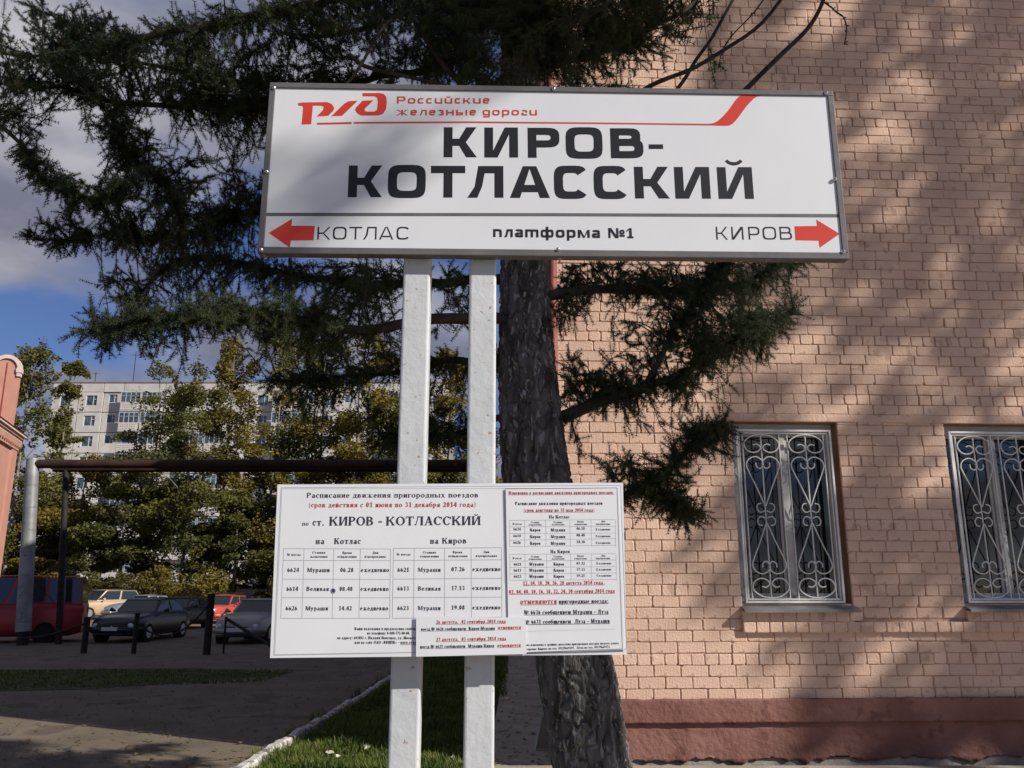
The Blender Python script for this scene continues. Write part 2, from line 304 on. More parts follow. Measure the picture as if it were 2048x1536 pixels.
# bricks -------------------------------------------------------------
def brick_shape(L, H, seed, depth=.05):
    """painted brick: eight-cornered rounded face with soft arris, front at y=0"""
    r = random.Random(seed); a, h = L / 2, H / 2; out = []
    for sx, sz in ((-1, -1), (1, -1), (1, 1), (-1, 1)):
        c = r.choice([.002, .003, .004, .006, .010, .016, .024]) ; cx = c * r.uniform(.7, 1.3); cz = min(c * r.uniform(.7, 1.3), h * .6)
        p1 = (sx * a, sz * (h - cz)); p2 = (sx * (a - cx), sz * h)
        out += [p1, p2] if sx * sz > 0 else [p2, p1]
    out = [(x + r.uniform(-.002, .002), z + r.uniform(-.0016, .0016)) for x, z in out]
    tip = r.uniform(-.003, .003); tz = r.uniform(-.0022, .0022)
    A = []; 
    for x, z in out: A.append((x * (1 - .008 / a), tip * x / a + tz * z / h, z * (1 - .006 / h)))
    B = [(x, .005, z) for x, z in out]; C = [(x, depth, z) for x, z in out]
    fs = [tuple(range(8))] + [(k, (k + 1) % 8, 8 + (k + 1) % 8, 8 + k)[::-1] for k in range(8)] + [(8 + k, 8 + (k + 1) % 8, 16 + (k + 1) % 8, 16 + k)[::-1] for k in range(8)]
    return A + B + C, fs
SV = {}
for kind, L in (('s', .2655), ('h', .130)):
    for k in range(14): SV[kind, k] = brick_shape(L, .1045, hash((kind == 's', k)) & 999)
PITCHZ = .110; ROW0 = 1.069
bricks = []   # (s, z, yoff, kind, variant, sx, sz, rot)
def blocked(x0, x1, z):
    for (a, b, c, d) in wins[:9]:
        if z + .045 > c and z - .045 < d and x1 > a and x0 < b: return (a, b)
    return None
nr = 0
for j in range(-3, 119):
    z = ROW0 + j * PITCHZ
    if z < .72 or z > FH - .05: continue
    header = (j % 6 == 0); pitch = .136 if header else .272
    x = {0: 0, 1: -.136, 2: -.02, 3: -.136, 4: 0, 5: -.10}[j % 6] + (0 if header else random.uniform(-.02, .02)); xmax = 7.4
    while x < xmax:
        pw = pitch * random.uniform(.975, 1.025)
        if not header and random.random() < .035: pw = .136
        x0, x1 = max(x, 0), x + pw; x = x1
        if x1 - x0 < .06: continue
        segs = [(x0, x1)]
        bl = blocked(x0 + .004, x1 - .004, z)
        if bl:
            segs = []
            if x0 < bl[0] - .05: segs.append((x0, bl[0]))
            if x1 > bl[1] + .05: segs.append((bl[1], x1))
        for (p, q) in segs:
            Lb = q - p; kd = 's' if Lb > .19 else 'h'; base = .272 if kd == 's' else .136
            bricks.append(((p + q) / 2, z + random.uniform(-.002, .002), random.uniform(-.004, .004), kd, random.randrange(14), Lb / base, 1, random.gauss(0, .009)))
# projecting sill band, a course of headers, with an apron course under each window
zb = 1.385
x = 1.88
while x < 7.2:
    bricks.append((x + .066, zb - .012, -.048, 'h', random.randrange(14), .97, .96, random.gauss(0, .01))); x += .132
for (a, b, c, d) in wins[:3]:
    x = a - .02
    while x < b - .02: bricks.append((x + .068, zb + .098, -.047, 'h', random.randrange(14), .98, .93, random.gauss(0, .01))); x += .136
bricks = [b for b in bricks if not (b[2] > -.02 and 1.33 < b[1] < 1.44 and b[0] > 1.90)]
def showing(b):
    P = FM @ Vector((b[0], 0, b[1])); px, py = project(P)
    if not (-10 < px < 2058 and -10 < py < 1540): return 0
    if px < 1255 and 960 < py < 1315 or (520 < px < 1690 and 175 < py < 512) or px < 1160 and py > 500: return 0
    return (.262 if b[3] == 's' else .126) * b[5] / (P - cam.location).length ** 2
rank = sorted(bricks, key=lambda b: -showing(b)); single = rank[:298]; rest = rank[298:]
BM = {k: None for k in SV}
for b in single:
    k = (b[3], b[4])
    if BM[k] is None:
        me = bpy.data.meshes.new('brick'); me.from_pydata(SV[k][0], [], SV[k][1]); me.update(); me.materials.append(M['brick'] if b[4] % 4 else M['brick_b']); BM[k] = me
    o = bpy.data.objects.new('brick', BM[k]); COL.objects.link(o); o.parent = bld; o.location = (b[0], b[2], b[1]); o.rotation_euler = (0, b[7], 0); o.scale = (b[5], 1, b[6])
V = []; Fc = []; mi = []
for b in rest:
    vs, fs = SV[b[3], b[4]]; n0 = len(V); c, s_ = math.cos(b[7]), math.sin(b[7])
    for (x, y, z) in vs: x *= b[5]; z *= b[6]; V.append((b[0] + x * c + z * s_, b[2] + y, b[1] + z * c - x * s_))
    Fc += [tuple(n0 + i for i in f) for f in fs]; mi += [0 if b[4] % 4 else 1] * len(fs)
me = bpy.data.meshes.new('brickwork'); me.from_pydata(V, [], Fc); me.polygons.foreach_set('material_index', mi); me.update()
o = link('brickwork', me, [M['brick'], M['brick_b']], bld); o['kind'] = 'stuff'
# smooth lintel band over the windows
mb = MB(); mb.box(1.6, -.010, 3.463, 7.3, .02, 3.545); bevel(mb.build('lintel', M['brick'], bld), .006)
# backing of the band
mb = MB(); mb.box(1.89, -.040, 1.335, 7.25, .02, 1.42); 
for (a, b, c, d) in wins[:3]: mb.box(a - .01, -.039, 1.42, b - .01, .02, 1.53)
mb.build('band_mortar', M['mortar'], bld)
# plinth: upper band proud, lower part, flaking foot (displaced grids)
def relief(name, x0, x1, z0, z1, y, mat, amp, fq, nx, nz, seed, edge=0, th=.05):
    V = []; 
    for j in range(nz + 1):
        for i in range(nx + 1):
            x = x0 + (x1 - x0) * i / nx; z = z0 + (z1 - z0) * j / nz; a = amp * (noise.noise((x * fq, z * fq, seed)) + .5 * noise.noise((x * fq * 3, z * fq * 3, seed)))
            if edge and j == 0: z += edge * (noise.noise((x * 3.1, seed, 0)) + .6 * noise.noise((x * 11, seed, 3)))
            if j == nz: z += .008 * noise.noise((x * 5, seed, 9)) + .004 * noise.noise((x * 25, seed, 9))
            V.append((x, y + a, z))
    n1_ = len(V); Q = [(j * (nx + 1) + i, j * (nx + 1) + i + 1, (j + 1) * (nx + 1) + i + 1, (j + 1) * (nx + 1) + i) for j in range(nz) for i in range(nx)]
    top = [nz * (nx + 1) + i for i in range(nx + 1)]; bot = list(range(nx + 1))
    V += [(V[i][0], y + th, V[i][2]) for i in top]; V += [(V[i][0], y + th, V[i][2]) for i in bot]
    for i in range(nx): Q.append((top[i], top[i + 1], n1_ + i + 1, n1_ + i)); Q.append((bot[i + 1], bot[i], n1_ + nx + 1 + i, n1_ + nx + 2 + i))
    return link(name, fast(name, V, Q, smooth=False), mat, bld)
relief('plinth', -.03, 9.5, .49, .705, -.075, M['plinth'], .006, 4, 420, 12, 1, edge=.006, th=.09)
relief('plinth_base', -.02, 9.5, .15, .492, -.032, M['plinth'], .008, 5, 420, 18, 7, edge=.065, th=.02)
relief('plinth_foot', -.02, 9.5, .02, .47, -.010, M['plaster'], .008, 6, 300, 16, 17, th=.02)
mb = MB(); mb.box(9.5, -.07, .02, FL, .03, .70); mb.build('plinth', M['plinth'], bld)
# windows with reveals, frames, panes, grilles, sills
def scroll(mbx, cx, z1, uw, pts, r, y, flips):
    for fx in (1, -1):
        for fz in flips:
            P = [Vector((cx + fx * p[0] * uw * 1.12, y, z1 - (p[1] if fz == 1 else 10.3 - p[1]) * uw)) for p in pts]
            mbx.tube(catmull(P, 4), r, 5)
S1 = [(0, .04), (.5, .13), (.93, .45), (1.0, .8), (.8, 1.12), (.45, 1.22), (.14, 1.07), (.08, .85), (.28, .68), (.5, .74)]
S2 = [(.4, 1.88), (.38, 2.12), (.17, 2.25), (.0, 2.05), (.02, 1.75), (.35, 1.5), (.75, 1.62), (.95, 2.0), (.82, 2.5), (.5, 3.3), (.02, 4.62)]
S3 = [(.24, 4.46), (.44, 4.52), (.50, 4.78), (.32, 5.02), (.05, 4.92)]
for wi, (a, b, c, d) in enumerate(wins[:3]):
    win = MB()   # frame, set back; outer frame + mullion + sash rims
    yb = .135; f = .05
    win.box(a, yb, c, a + f, yb + .07, d); win.box(b - f, yb, c, b, yb + .07, d); win.box(a + f, yb, c, b - f, yb + .07, c + f + .02); win.box(a + f, yb, d - .11, b - f, yb + .07, d)
    mxx = a + (b - a) * .5; win.box(mxx - .032, yb - .012, c + f + .02, mxx + .032, yb + .06, d - .11)
    for (p, q) in ((a + f, mxx - .032), (mxx + .032, b - f)):
        t = .030; z0, z1 = c + f + .02, d - .11
        win.box(p, yb + .008, z0, p + t, yb + .05, z1); win.box(q - t, yb + .008, z0, q, yb + .05, z1); win.box(p + t, yb + .008, z0, q - t, yb + .05, z0 + t); win.box(p + t, yb + .008, z1 - t, q - t, yb + .05, z1)
    wo_ = bevel(win.build('window', M['pvc'], bld), .004, 1)
    for (p, q) in ((a + f + .030, mxx - .062), (mxx + .062, b - f - .030)):
        mb = MB(); mb.box(p, yb + .028, c + f + .050, q, yb + .034, d - .140); mb.build('pane', M['glass'], wo_)
    mb = MB(); mb.add([(a - .0, BEDD, c), (a, .21, c), (a, .21, d), (a, BEDD, d), (b, BEDD, c), (b, .21, c), (b, .21, d), (b, BEDD, d)], [(0, 1, 2, 3), (4, 5, 6, 7), (3, 2, 6, 7), (0, 1, 5, 4)]); mb.build('reveal', M['reveal'] , bld)
    mb = MB(); mb.box(a, .21, c, b, .22, d); mb.build('window_back', M['room'], wo_)
    mb = MB(); s0, s1 = a + .0, b + .03     # tin sill
    mb.add([(s0, .13, c + .012), (s1, .13, c + .012), (s1 + .0, -.12, c - .055), (s0 - .02, -.12, c - .055), (s0, .13, c + .006), (s1, .13, c + .006), (s1, -.12, c - .061), (s0 - .02, -.12, c - .061),
            (s0 - .02, -.124, c - .055), (s1, -.124, c - .055), (s1, -.124, c - .083), (s0 - .02, -.124, c - .083), (s0 - .02, -.120, c - .083), (s1, -.120, c - .083)],
           [(0, 1, 2, 3), (4, 7, 6, 5), (3, 2, 9, 8), (8, 9, 10, 11), (11, 10, 13, 12), (0, 3, 7, 4), (1, 5, 6, 2), (7, 12, 13, 6)]); mb.build('sill', M['tin'], bld)
    gx0, gx1, gz0, gz1, gy = a + .035, b - .075, c + .005, d - .085, -.012      # grille
    gr = MB(); fr = MB(); t = .022
    for (i0, dep, tt) in ((0, .0, .022), (.030, .014, .014)):
        x0, x1, z0, z1 = gx0 + i0, gx1 - i0, gz0 + i0, gz1 - i0; y0, y1 = gy + dep, gy + dep + .02
        fr.box(x0, y0, z0, x0 + tt, y1, z1); fr.box(x1 - tt, y0, z0, x1, y1, z1); fr.box(x0 + tt, y0, z0, x1 - tt, y1, z0 + tt); fr.box(x0 + tt, y0, z1 - tt, x1 - tt, y1, z1)
    fo = bevel(fr.build('grille', M['grille'], bld), .003, 1)
    zi0, zi1 = gz0 + .044, gz1 - .044; uw = (zi1 - zi0) / 10.3; y = gy + .022
    for ci, cx in enumerate((gx0 + .272, gx1 - .272 )):
        bars = MB()
        for xx in (cx - uw * 1.19, cx, cx + uw * 1.19): bars.tube([(xx, y + .008, zi0), (xx, y + .008, zi1)], .0078, 6)
        bars.build('grille_bar', M['grille'], fo)
        sc_ = MB()
        scroll(sc_, cx, zi1, uw, S1, .0074, y - .004, (1, -1)); scroll(sc_, cx, zi1, uw, S2, .0074, y - .004, (1, -1)); scroll(sc_, cx, zi1, uw, S3, .0068, y - .004, (1, -1))
        sc_.build('grille_scroll', M['grille'], fo)
# red rainwater pipe on the corner
rw = empty('rainwater_pipe', FM, 'dark red rainwater pipe running down the left corner of the brick building', 'drainpipe')
mb = MB(); mb.tube([(.02, -.09, .35), (.02, -.07, .6), (.02, -.07, FH)], .05, 12); mb.build('pipe', M['pipe_red'], rw)
for z in (1.2, 3.2, 5.2, 7.2, 9.2): mb = MB(); mb.tube([(.02, -.07, z), (.02, -.07, z + .05)], .057, 12); mb.box(.0, -.07, z, .04, .01, z + .04); mb.build('pipe_bracket', M['iron'], rw)
# ------------------------------------------------------------------ lettering engine
def box(x0, y0, x1, y1): return [(x0, y0), (x1, y0), (x1, y1), (x0, y1)]
def ring(x0, y0, x1, y1, wh, wv, a0, a1, n, k=22):
    """part of a ring between two superellipses, angles in degrees"""
    cx, cy, rx, ry = (x0 + x1) / 2, (y0 + y1) / 2, (x1 - x0) / 2, (y1 - y0) / 2; out = []; e = 2 / n; m = max(6, int(abs(a1 - a0) / 360 * k)); P = []
    for i in range(m + 1):
        t = math.radians(a0 + (a1 - a0) * i / m); c, s = math.cos(t), math.sin(t); sc = lambda v: math.copysign(abs(v) ** e, v)
        P.append(((cx + rx * sc(c), cy + ry * sc(s)), (cx + max(rx - wh, .005) * sc(c), cy + max(ry - wv, .005) * sc(s))))
    return [[P[i][0], P[i + 1][0], P[i + 1][1], P[i][1]] for i in range(m)]
def line(p, q, w, w2=None):
    dx, dy = q[0] - p[0], q[1] - p[1]; L = math.hypot(dx, dy) or 1; nx, ny = -dy / L * w / 2, dx / L * w / 2
    return [(p[0] + nx, p[1] + ny), (q[0] + nx, q[1] + ny), (q[0] - nx, q[1] - ny), (p[0] - nx, p[1] - ny)]
def glyph(ch, W, h, w, t, n, ser, xh):
    """faces of one letter in a box W x h (h = its own height); w stem, t thin; ser = serif length (0: sans)"""
    o = []; low = ch.lower() if ch in 'вгджзийклмнопстчшщыьюяцэхъ' or ch in 'ВГДЖЗИЙКЛМНОПСТЧШЩЫЬЮЯЦЭХЪ' else ch
    th = t * .8 if ser else t
    def stem(x, y0=0, y1=h, s0=True, s1=True, ww=w):
        o.append(box(x, y0, x + ww, y1))
        if ser:
            e = ser * .5
            if s0: o.append(box(x - e, y0, x + ww + e, y0 + th * .9))
            if s1: o.append(box(x - e, y1 - th * .9, x + ww + e, y1))
    def diag(p, q, ww):      # horizontally cut diagonal; ww horizontal width
        o.append([(p[0], p[1]), (p[0] + ww, p[1]), (q[0] + ww, q[1]), (q[0], q[1])])
    if ser: m = ser * .5; x0, x1 = m, W - m
    else: x0, x1 = 0, W
    B = x1 - x0; c = low
    if c in 'нпшщцитйи' or c in 'ыьлмдгкюв': pass
    if c == 'н': stem(x0); stem(x1 - w); o.append(box(x0 + w, h * .5 - t / 2, x1 - w, h * .5 + t / 2))
    elif c == 'п': stem(x0); stem(x1 - w); o.append(box(x0, h - t, x1, h))
    elif c in 'шщ':
        stem(x0); stem(x1 - w); stem((x0 + x1 - w) / 2); o.append(box(x0, 0, x1, t))
        if c == 'щ': o.append(box(x1 - t * .3, -.18 * h, x1 + t * .9, t))
    elif c == 'ц': x1 -= w * .3; stem(x0); stem(x1 - w); o.append(box(x0, 0, x1, t)); o.append(box(x1 - t * .5, -.18 * h, x1 + t * .9, t))
    elif c in 'ий':
        stem(x0); stem(x1 - w)
        if ser: o.append(line((x0 + w, th), (x1 - w, h - th), t * 1.3))
        else: o.append([(x0 + w * .95, 0), (x0 + w * 1.5, 0), (x1 - w * .95, h * .80), (x1 - w * .95, h), (x1 - w * 1.5, h), (x0 + w * .95, h * .20)])
        if c == 'й':
            cx = (x0 + x1) / 2; o += ring(cx - .30 * B, h + .05 * h, cx + .30 * B, h + .62 * h, .10 * h, .105 * h, 212, 328, 2)
    elif c == 'т':
        stem((x0 + x1 - w) / 2, s1=False); o.append(box(0, h - t, W, h))
        if ser: o.append(box(0, h - t - .16 * h, t * .8, h)); o.append(box(W - t * .8, h - t - .16 * h, W, h))
    elif c == 'г':
        stem(x0); o.append(box(x0, h - t, W, h))
        if ser: o.append(box(W - t * .8, h - t - .16 * h, W, h))
    elif c == 'к':
        stem(x0)
        if ser:
            o.append(line((x0 + w, h * .48), (x1 - w * .5, h - th), t * 1.5)); diag((x1 - w * .9, 0), (x0 + w * 1.2, h * .58), w * 1.05); o.append(box(x1 - w * 1.5, 0, W, th * .9)); o.append(box(x1 - w * 1.4, h - th * .9, x1, h))
        else:
            g_ = x0 + .40 * B; o.append([(x0 + w * .9, h * .5 - t / 2), (g_ + w * .6, h * .5 - t / 2), (g_ + w * .6, h * .5 + t / 2), (x0 + w * .9, h * .5 + t / 2)])
            o.append([(g_, h * .5), (g_ + w * 1.0, h * .5), (x1 - w * .05, h), (x1 - w * 1.22, h)]); o.append([(g_, h * .5), (x1 - w * 1.22, 0), (x1, 0), (g_ + w * 1.0, h * .5)])
    elif c == 'л':
        stem(x1 - w); o.append(box(x0 + .30 * B, h - t, x1, h))
        if ser: o.append(box(x0 + .30 * B - ser * .4, h - th * .9, x1, h)); o.append([(x0 + .05 * B, 0 + t * .4), (x0 + .05 * B + t, t * .4), (x0 + .30 * B + t * 1.2, h - t), (x0 + .30 * B, h - t)]); o.append(box(0, 0, w * .9, w * .6))
        else: o.append([(x0, 0), (x0 + w * 1.1, 0), (x0 + .27 * B + w * .55, h * .35), (x0 + .32 * B + w * .8, h), (x0 + .30 * B, h), (x0 + .20 * B, h * .35)])
    elif c == 'д':
        stem(x1 - w - .06 * B, s0=False); o.append(box(x0 + .26 * B, h - t, x1 - .06 * B, h)); o.append([(x0 + .06 * B, t), (x0 + .06 * B + t, t), (x0 + .30 * B + t, h - t), (x0 + .30 * B, h - t)])
        o.append(box(0, 0, W, t)); o.append(box(0, -.20 * h, t, t)); o.append(box(W - t, -.20 * h, W, t))
    elif c == 'м':
        ws = w * (.5 if ser else 1); stem(x0, ww=ws); stem(x1 - w); mx_ = (x0 + ws + x1 - w) / 2
        o.append([(x0 + ws * .4, h), (mx_ - w * .3, 0), (mx_ + w * .5, 0), (x0 + ws * .4 + w * .9, h)]); o.append([(mx_ - w * .1, 0), (mx_ + w * .3, 0), (x1 - w * .5, h), (x1 - w, h)])
    elif c == 'о': o += ring(0, 0, W, h, w, t, 0, 360, n, 34)
    elif c == 'с':
        o += ring(0, 0, W, h, w, t, 40 if n < 3 else 32, 320 if n < 3 else 328, n, 34)
        if ser: o.append(box(W - t * 1.4, h * .68, W - t * .2, h * .95))
    elif c == 'э': o += ring(0, 0, W, h, w, t, -140, 140, n, 34); o.append(box(.3 * W, h * .5 - t / 2, W - w, h * .5 + t / 2))
    elif c == 'е' or c == 'Е' or c == 'e':
        if ch in 'Ее' and ch == 'Е': stem(x0); [o.append(box(x0, y_ , x1, y_ + t)) for y_ in (0, h * .5 - t / 2, h - t)]
        else: o += ring(0, 0, W, h, w, t, 0, 318, n, 34); o.append(box(w * .9, h * .52 - t / 2, W - w * .1, h * .52 + t / 2))
    elif c == 'в':
        stem(x0, s0=True); mid = h * .53; r_ = .92 if not ser else .9
        for (y0, y1, xr) in ((mid - t / 2, h, x0 + B * r_), (0, mid + t / 2, x1)):
            cx = xr - min((y1 - y0) * .75, B * .6); o.append(box(x0 + w, y0, cx + .001, y0 + t)); o.append(box(x0 + w, y1 - t, cx + .001, y1)); o += ring(2 * cx - xr, y0, xr, y1, w, t, -90, 90, min(n, 3.2))
    elif c in 'РрPp':
        if ch in 'рp': dsc = -.38 * h; stem(x0, dsc, h, True, bool(ser)); o += ring(x0 + (0 if not ser else 0), 0, x1 + (ser * .4), h, w, t, -100, 130, n, 34); o.append(box(x0 + w * .8, 0, (x0 + x1) / 2 - 0, t)) if not ser else None; o.append(box(x0 + w * .8, h - t, (x0 + x1) / 2, h)) if not ser else None
        else:
            stem(x0); y0, y1, xr = h * (.34 if not ser else .44), h, x1 + ser * .3; cx = xr - min((y1 - y0) * .75, B * .6); o.append(box(x0 + w, y0, cx + .001, y0 + t)); o.append(box(x0 + w, y1 - t, cx + .001, y1)); o += ring(2 * cx - xr, y0, xr, y1, w, t, -90, 90, min(n, 3.2))
    elif c in 'ьы':
        xe = x1 if c == 'ь' else x0 + B * .62; stem(x0); y1 = h * .56; cx = xe - min(y1 * .6, (xe - x0) * .5); o.append(box(x0 + w, 0, cx + .001, t)); o.append(box(x0 + w, y1 - t, cx + .001, y1)); o += ring(2 * cx - xe, 0, xe, y1, w, t, -90, 90, n)
        if c == 'ы': stem(x1 - w)
    elif c == 'я':
        stem(x1 - w); y0 = h * .42; xl = x0; cx = xl + min((h - y0) * .6, B * .5); o.append(box(cx - .001, y0, x1 - w, y0 + t)); o.append(box(cx - .001, h - t, x1 - w, h)); o += ring(xl, y0, 2 * cx - xl, h, w, t, 90, 270, n); diag((0, 0), (x1 - w * 1.9, y0 + t * .5), w * .95)
        if ser: o.append(box(0, 0, w * 1.5, th * .9))
    elif c == 'ю': stem(x0); o.append(box(x0 + w, h * .5 - t / 2, x0 + B * .4, h * .5 + t / 2)); o += ring(x0 + B * .34, 0, W, h, w, t, 0, 360, n, 34)
    elif c == 'ж':
        mx_ = W / 2; stem(mx_ - w / 2)
        for s in (-1, 1):
            o.append([(mx_ + s * w * .2, h * .5), (mx_ + s * (W / 2 - t * .4), h), (mx_ + s * (W / 2 - t * 2.2), h), (mx_ + s * w * .2, h * .42)][::s]); o.append([(mx_ + s * w * .2, h * .56), (mx_ + s * w * .2, h * .42), (mx_ + s * (W / 2 - w * 1.1), 0), (mx_ + s * W / 2, 0)][::s])
    elif c == 'з': o += ring(W * .0, h * .5 - t / 2, W * .94, h, w, t, -90, 150, n, 26); o += ring(0, 0, W, h * .5 + t / 2, w, t, -150, 90, n, 26)
    elif c == 'ч': stem(x1 - w); o += ring(x0, h * .38, 2 * x1 - x0 - w, h * 1.5, w, t, 180, 270, n); o.append(box(x0, h * .9, x0 + w, h))
    elif c in 'хХx': diag((x1 - w, 0), (x0, h), w); o.append(line((x0 + t, 0), (x1 - t * .5, h), t * 1.2)); ser and [o.append(box(a_, b_, a_ + w * 1.4, b_ + th * .8)) for a_ in (0, W - w * 1.4) for b_ in (0, h - th * .8)]
    elif ch in 'уУyv':
        if ch == 'v': diag((W / 2 - w * .4, 0), (x0, h), w); o.append(line((W / 2, 0), (x1 - t * .5, h), t * 1.2)); return o
        d0 = -.36 * h if ch == 'у' else 0
        diag((W / 2 - w * .35, h * .08 if ch == 'у' else h * .3), (x0, h), w); o.append(line((x1 - t * .8, h), (W * .36, d0 + t), t * 1.25)); o.append(box(W * .12, d0, W * .4, d0 + w * .7))
        if ser: o.append(box(0, h - th * .9, w * 1.7, h)); o.append(box(W - w * 1.2, h - th * .9, W, h))
    elif ch == 'а':
        o.append(box(x1 - w, 0, x1, h * .72)); o += ring(x0 * .5, 0, x1 - w * .2, h * .60, w, t, 60, 360, n, 30); o += ring(x0, h * .42, x1, h, w, t, 0, 155, n, 26)
        if ser: o.append(box(x1 - w, 0, W, th))
    elif ch == 'А':
        mx_ = W / 2
        if ser: diag((x1 - w * 1.1, 0), (mx_ - w * .6, h), w * 1.1); o.append(line((x0 + t, 0), (mx_, h * .97), t * 1.2)); o.append(box(0, 0, w * 1.3, th * .9)); o.append(box(W - w * 1.9, 0, W, th * .9)); o.append(box(W * .26, h * .3, W * .72, h * .3 + t))
        else: o.append([(0, 0), (w * 1.12, 0), (mx_ + w * .1, h), (mx_ - w * .75, h)]); o.append([(W - w * 1.12, 0), (W, 0), (mx_ + w * .75, h), (mx_ - w * .1, h)]); o.append(box(W * .24, h * .18, W * .76, h * .18 + t))
    elif ch == 'Т': pass
    elif ch == 'б': o += ring(0, 0, W, h, w, t, 0, 360, n, 34); o += ring(0, h * .2, W * 1.15, h * 1.42, w * .8, t, 95, 190, 2, 22); o.append(line((W * .5, h * 1.38), (W * .92, h * 1.46), t * 1.5))
    elif ch == 'ф':
        mx_ = W / 2; stem(mx_ - w / 2, -.36 * h, h * 1.36); o += ring(0, 0, mx_ + w * .3, h, w * .9, t, 0, 360, n, 28); o += ring(mx_ - w * .3, 0, W, h, w * .9, t, 0, 360, n, 28)
    elif ch == 'g':   # cursive д
        o += ring(0, 0, W, h, w, t, 0, 360, n, 34); o.append(box(W - w, -.15 * h, W, h * .9)); o += ring(0, -.40 * h, W, .30 * h, w, t, 200, 360, n, 22)
    elif ch == 'u' or ch == 'ŭ':
        o.append(box(0, h * .3, w, h)); o.append(box(W - w, 0, W, h)); o += ring(0, 0, W + w * .0, h * .9, w, t, 180, 290, n, 22); o.append(box(W * .5, 0, W - w, t))
        if ch == 'ŭ': o += ring(W * .2, h * 1.1, W * .8, h * 1.55, w * .5, t * .9, 190, 350, 2)
    elif ch == 'n': o.append(box(0, 0, w, h)); o.append(box(W - w, 0, W, h * .7)); o += ring(0, h * .1, W, h, w, t, 0, 100, n, 22); o.append(box(w, h - t, W * .5, h))
    elif ch == 'm': o.append(box(0, 0, w, h)); o.append(box(W - w, 0, W, h * .8)); o.append(box(W / 2 - w / 2, 0, W / 2 + w / 2, h - t)); o.append(box(w, h - t, W * .85, h)); o += ring(W * .6, h * .5, W, h, w, t, 0, 90, n, 22)
    elif ch == 'ƨ': o += ring(0, h * .42, W, h, w, t, -60, 160, n, 26); o += ring(0, 0, W, h * .55, w, t, 100, 280, n, 26); o.append(box(W * .45, 0, W, t))
    elif ch == 'w': o += glyph('v', W * .56, h, w * .8, t, n, 0, xh); o += [[(x + W * .42, y_) for x, y_ in q] for q in glyph('v', W * .56, h, w * .8, t, n, 0, xh)]
    elif ch == '№':
        a_ = W * .62; o.append(box(0, 0, t * 1.2, h)); o.append(box(a_ - t * 1.2, 0, a_, h)); diag((a_ - w * 1.3, 0), (0, h), w * 1.2); o += ring(W * .68, h * .36, W, h * .84, t * 1.1, t * .8, 0, 360, 2.4, 22); o.append(box(W * .68, h * .14, W, h * .14 + t))
    elif ch == '0': o += ring(W * .04, 0, W * .96, h, w, t, 0, 360, max(2, n), 34)
    elif ch == '1':
        o.append(box(W * .40, 0, W * .40 + w, h)); o.append([(W * .40, h), (W * .08, h * .80), (W * .08, h * .80 - t * 1.1), (W * .40, h * .86)][::-1]); o.append(box(W * .15, 0, W * .9, th))
    elif ch == '2': o += ring(W * .04, h * .45, W * .94, h, w, t, -50, 160, 2, 28); diag((W * .04, 0), (W * .62, h * .55), w * .9); o.append(box(W * .04, 0, W * .96, w * .85))
    elif ch == '3': o += ring(W * .06, h * .48, W * .88, h, w * .9, t, -90, 150, 2, 24); o += ring(W * .02, 0, W * .95, h * .54, w, t, -150, 90, 2, 24)
    elif ch == '4': o.append(box(W * .58, 0, W * .58 + w, h)); o.append(box(0, h * .26, W, h * .26 + w * .75)); o.append(line((W * .06, h * .32), (W * .64, h * .97), t * 1.3))
    elif ch == '5': o.append(box(W * .16, h - w * .85, W * .9, h)); o.append(box(W * .14, h * .5, W * .14 + t, h)); o += ring(W * -.05, 0, W * .95, h * .64, w, t, -150, 110, 2, 28)
    elif ch == '6': o += ring(W * .04, 0, W * .96, h * .62, w, t, 0, 360, 2, 30); o += ring(W * .04, -h * .15, W * 1.5, h, w, t, 105, 190, 2, 24)
    elif ch == '7': o.append(box(W * .06, h - w * .85, W * .96, h)); diag((W * .28, 0), (W * .96 - w * .7, h), w * .75)
    elif ch == '8': o += ring(W * .1, h * .47, W * .9, h, w * .85, t, 0, 360, 2, 26); o += ring(W * .04, 0, W * .96, h * .54, w, t, 0, 360, 2, 26)
    elif ch == '9': o += ring(W * .04, h * .38, W * .96, h, w, t, 0, 360, 2, 30); o += ring(-W * .5, 0, W * .96, h * 1.15, w, t, -75, 10, 2, 24)
    elif ch == '-': o.append(box(0, h * .34, W, h * .34 + t * 1.5))
    elif ch in '.,': o.append(box(W * .3, 0, W * .3 + w * .95, w * .9)); ch == ',' and o.append(box(W * .3 + w * .4, -w * .8, W * .3 + w * .9, w * .2))
    elif ch == ':': [o.append(box(W * .3, y_, W * .3 + w * .9, y_ + w * .9)) for y_ in (0, h * .5)]
    elif ch == '(': o += ring(W * .2, -.2 * h, W * 1.6, h * 1.05, w * .7, t * .5, 110, 250, 2)
    elif ch == ')': o += ring(-W * .6, -.2 * h, W * .8, h * 1.05, w * .7, t * .5, -70, 70, 2)
    elif ch in '«»':
        for k in (0, .45): s = 1 if ch == '»' else -1; x_ = W * (.1 + k); o.append(line((x_, h * .6), (x_ + W * .3, h * .35), t)) if s > 0 else o.append(line((x_ + W * .3, h * .6), (x_, h * .35), t)); o.append(line((x_, h * .1), (x_ + W * .3, h * .35), t)) if s > 0 else o.append(line((x_ + W * .3, h * .1), (x_, h * .35), t))
    return o
LOWER = set('абвгдежзийклмнопрстуфхцчшщъыьэюяпugnmƨŭwvkpx')
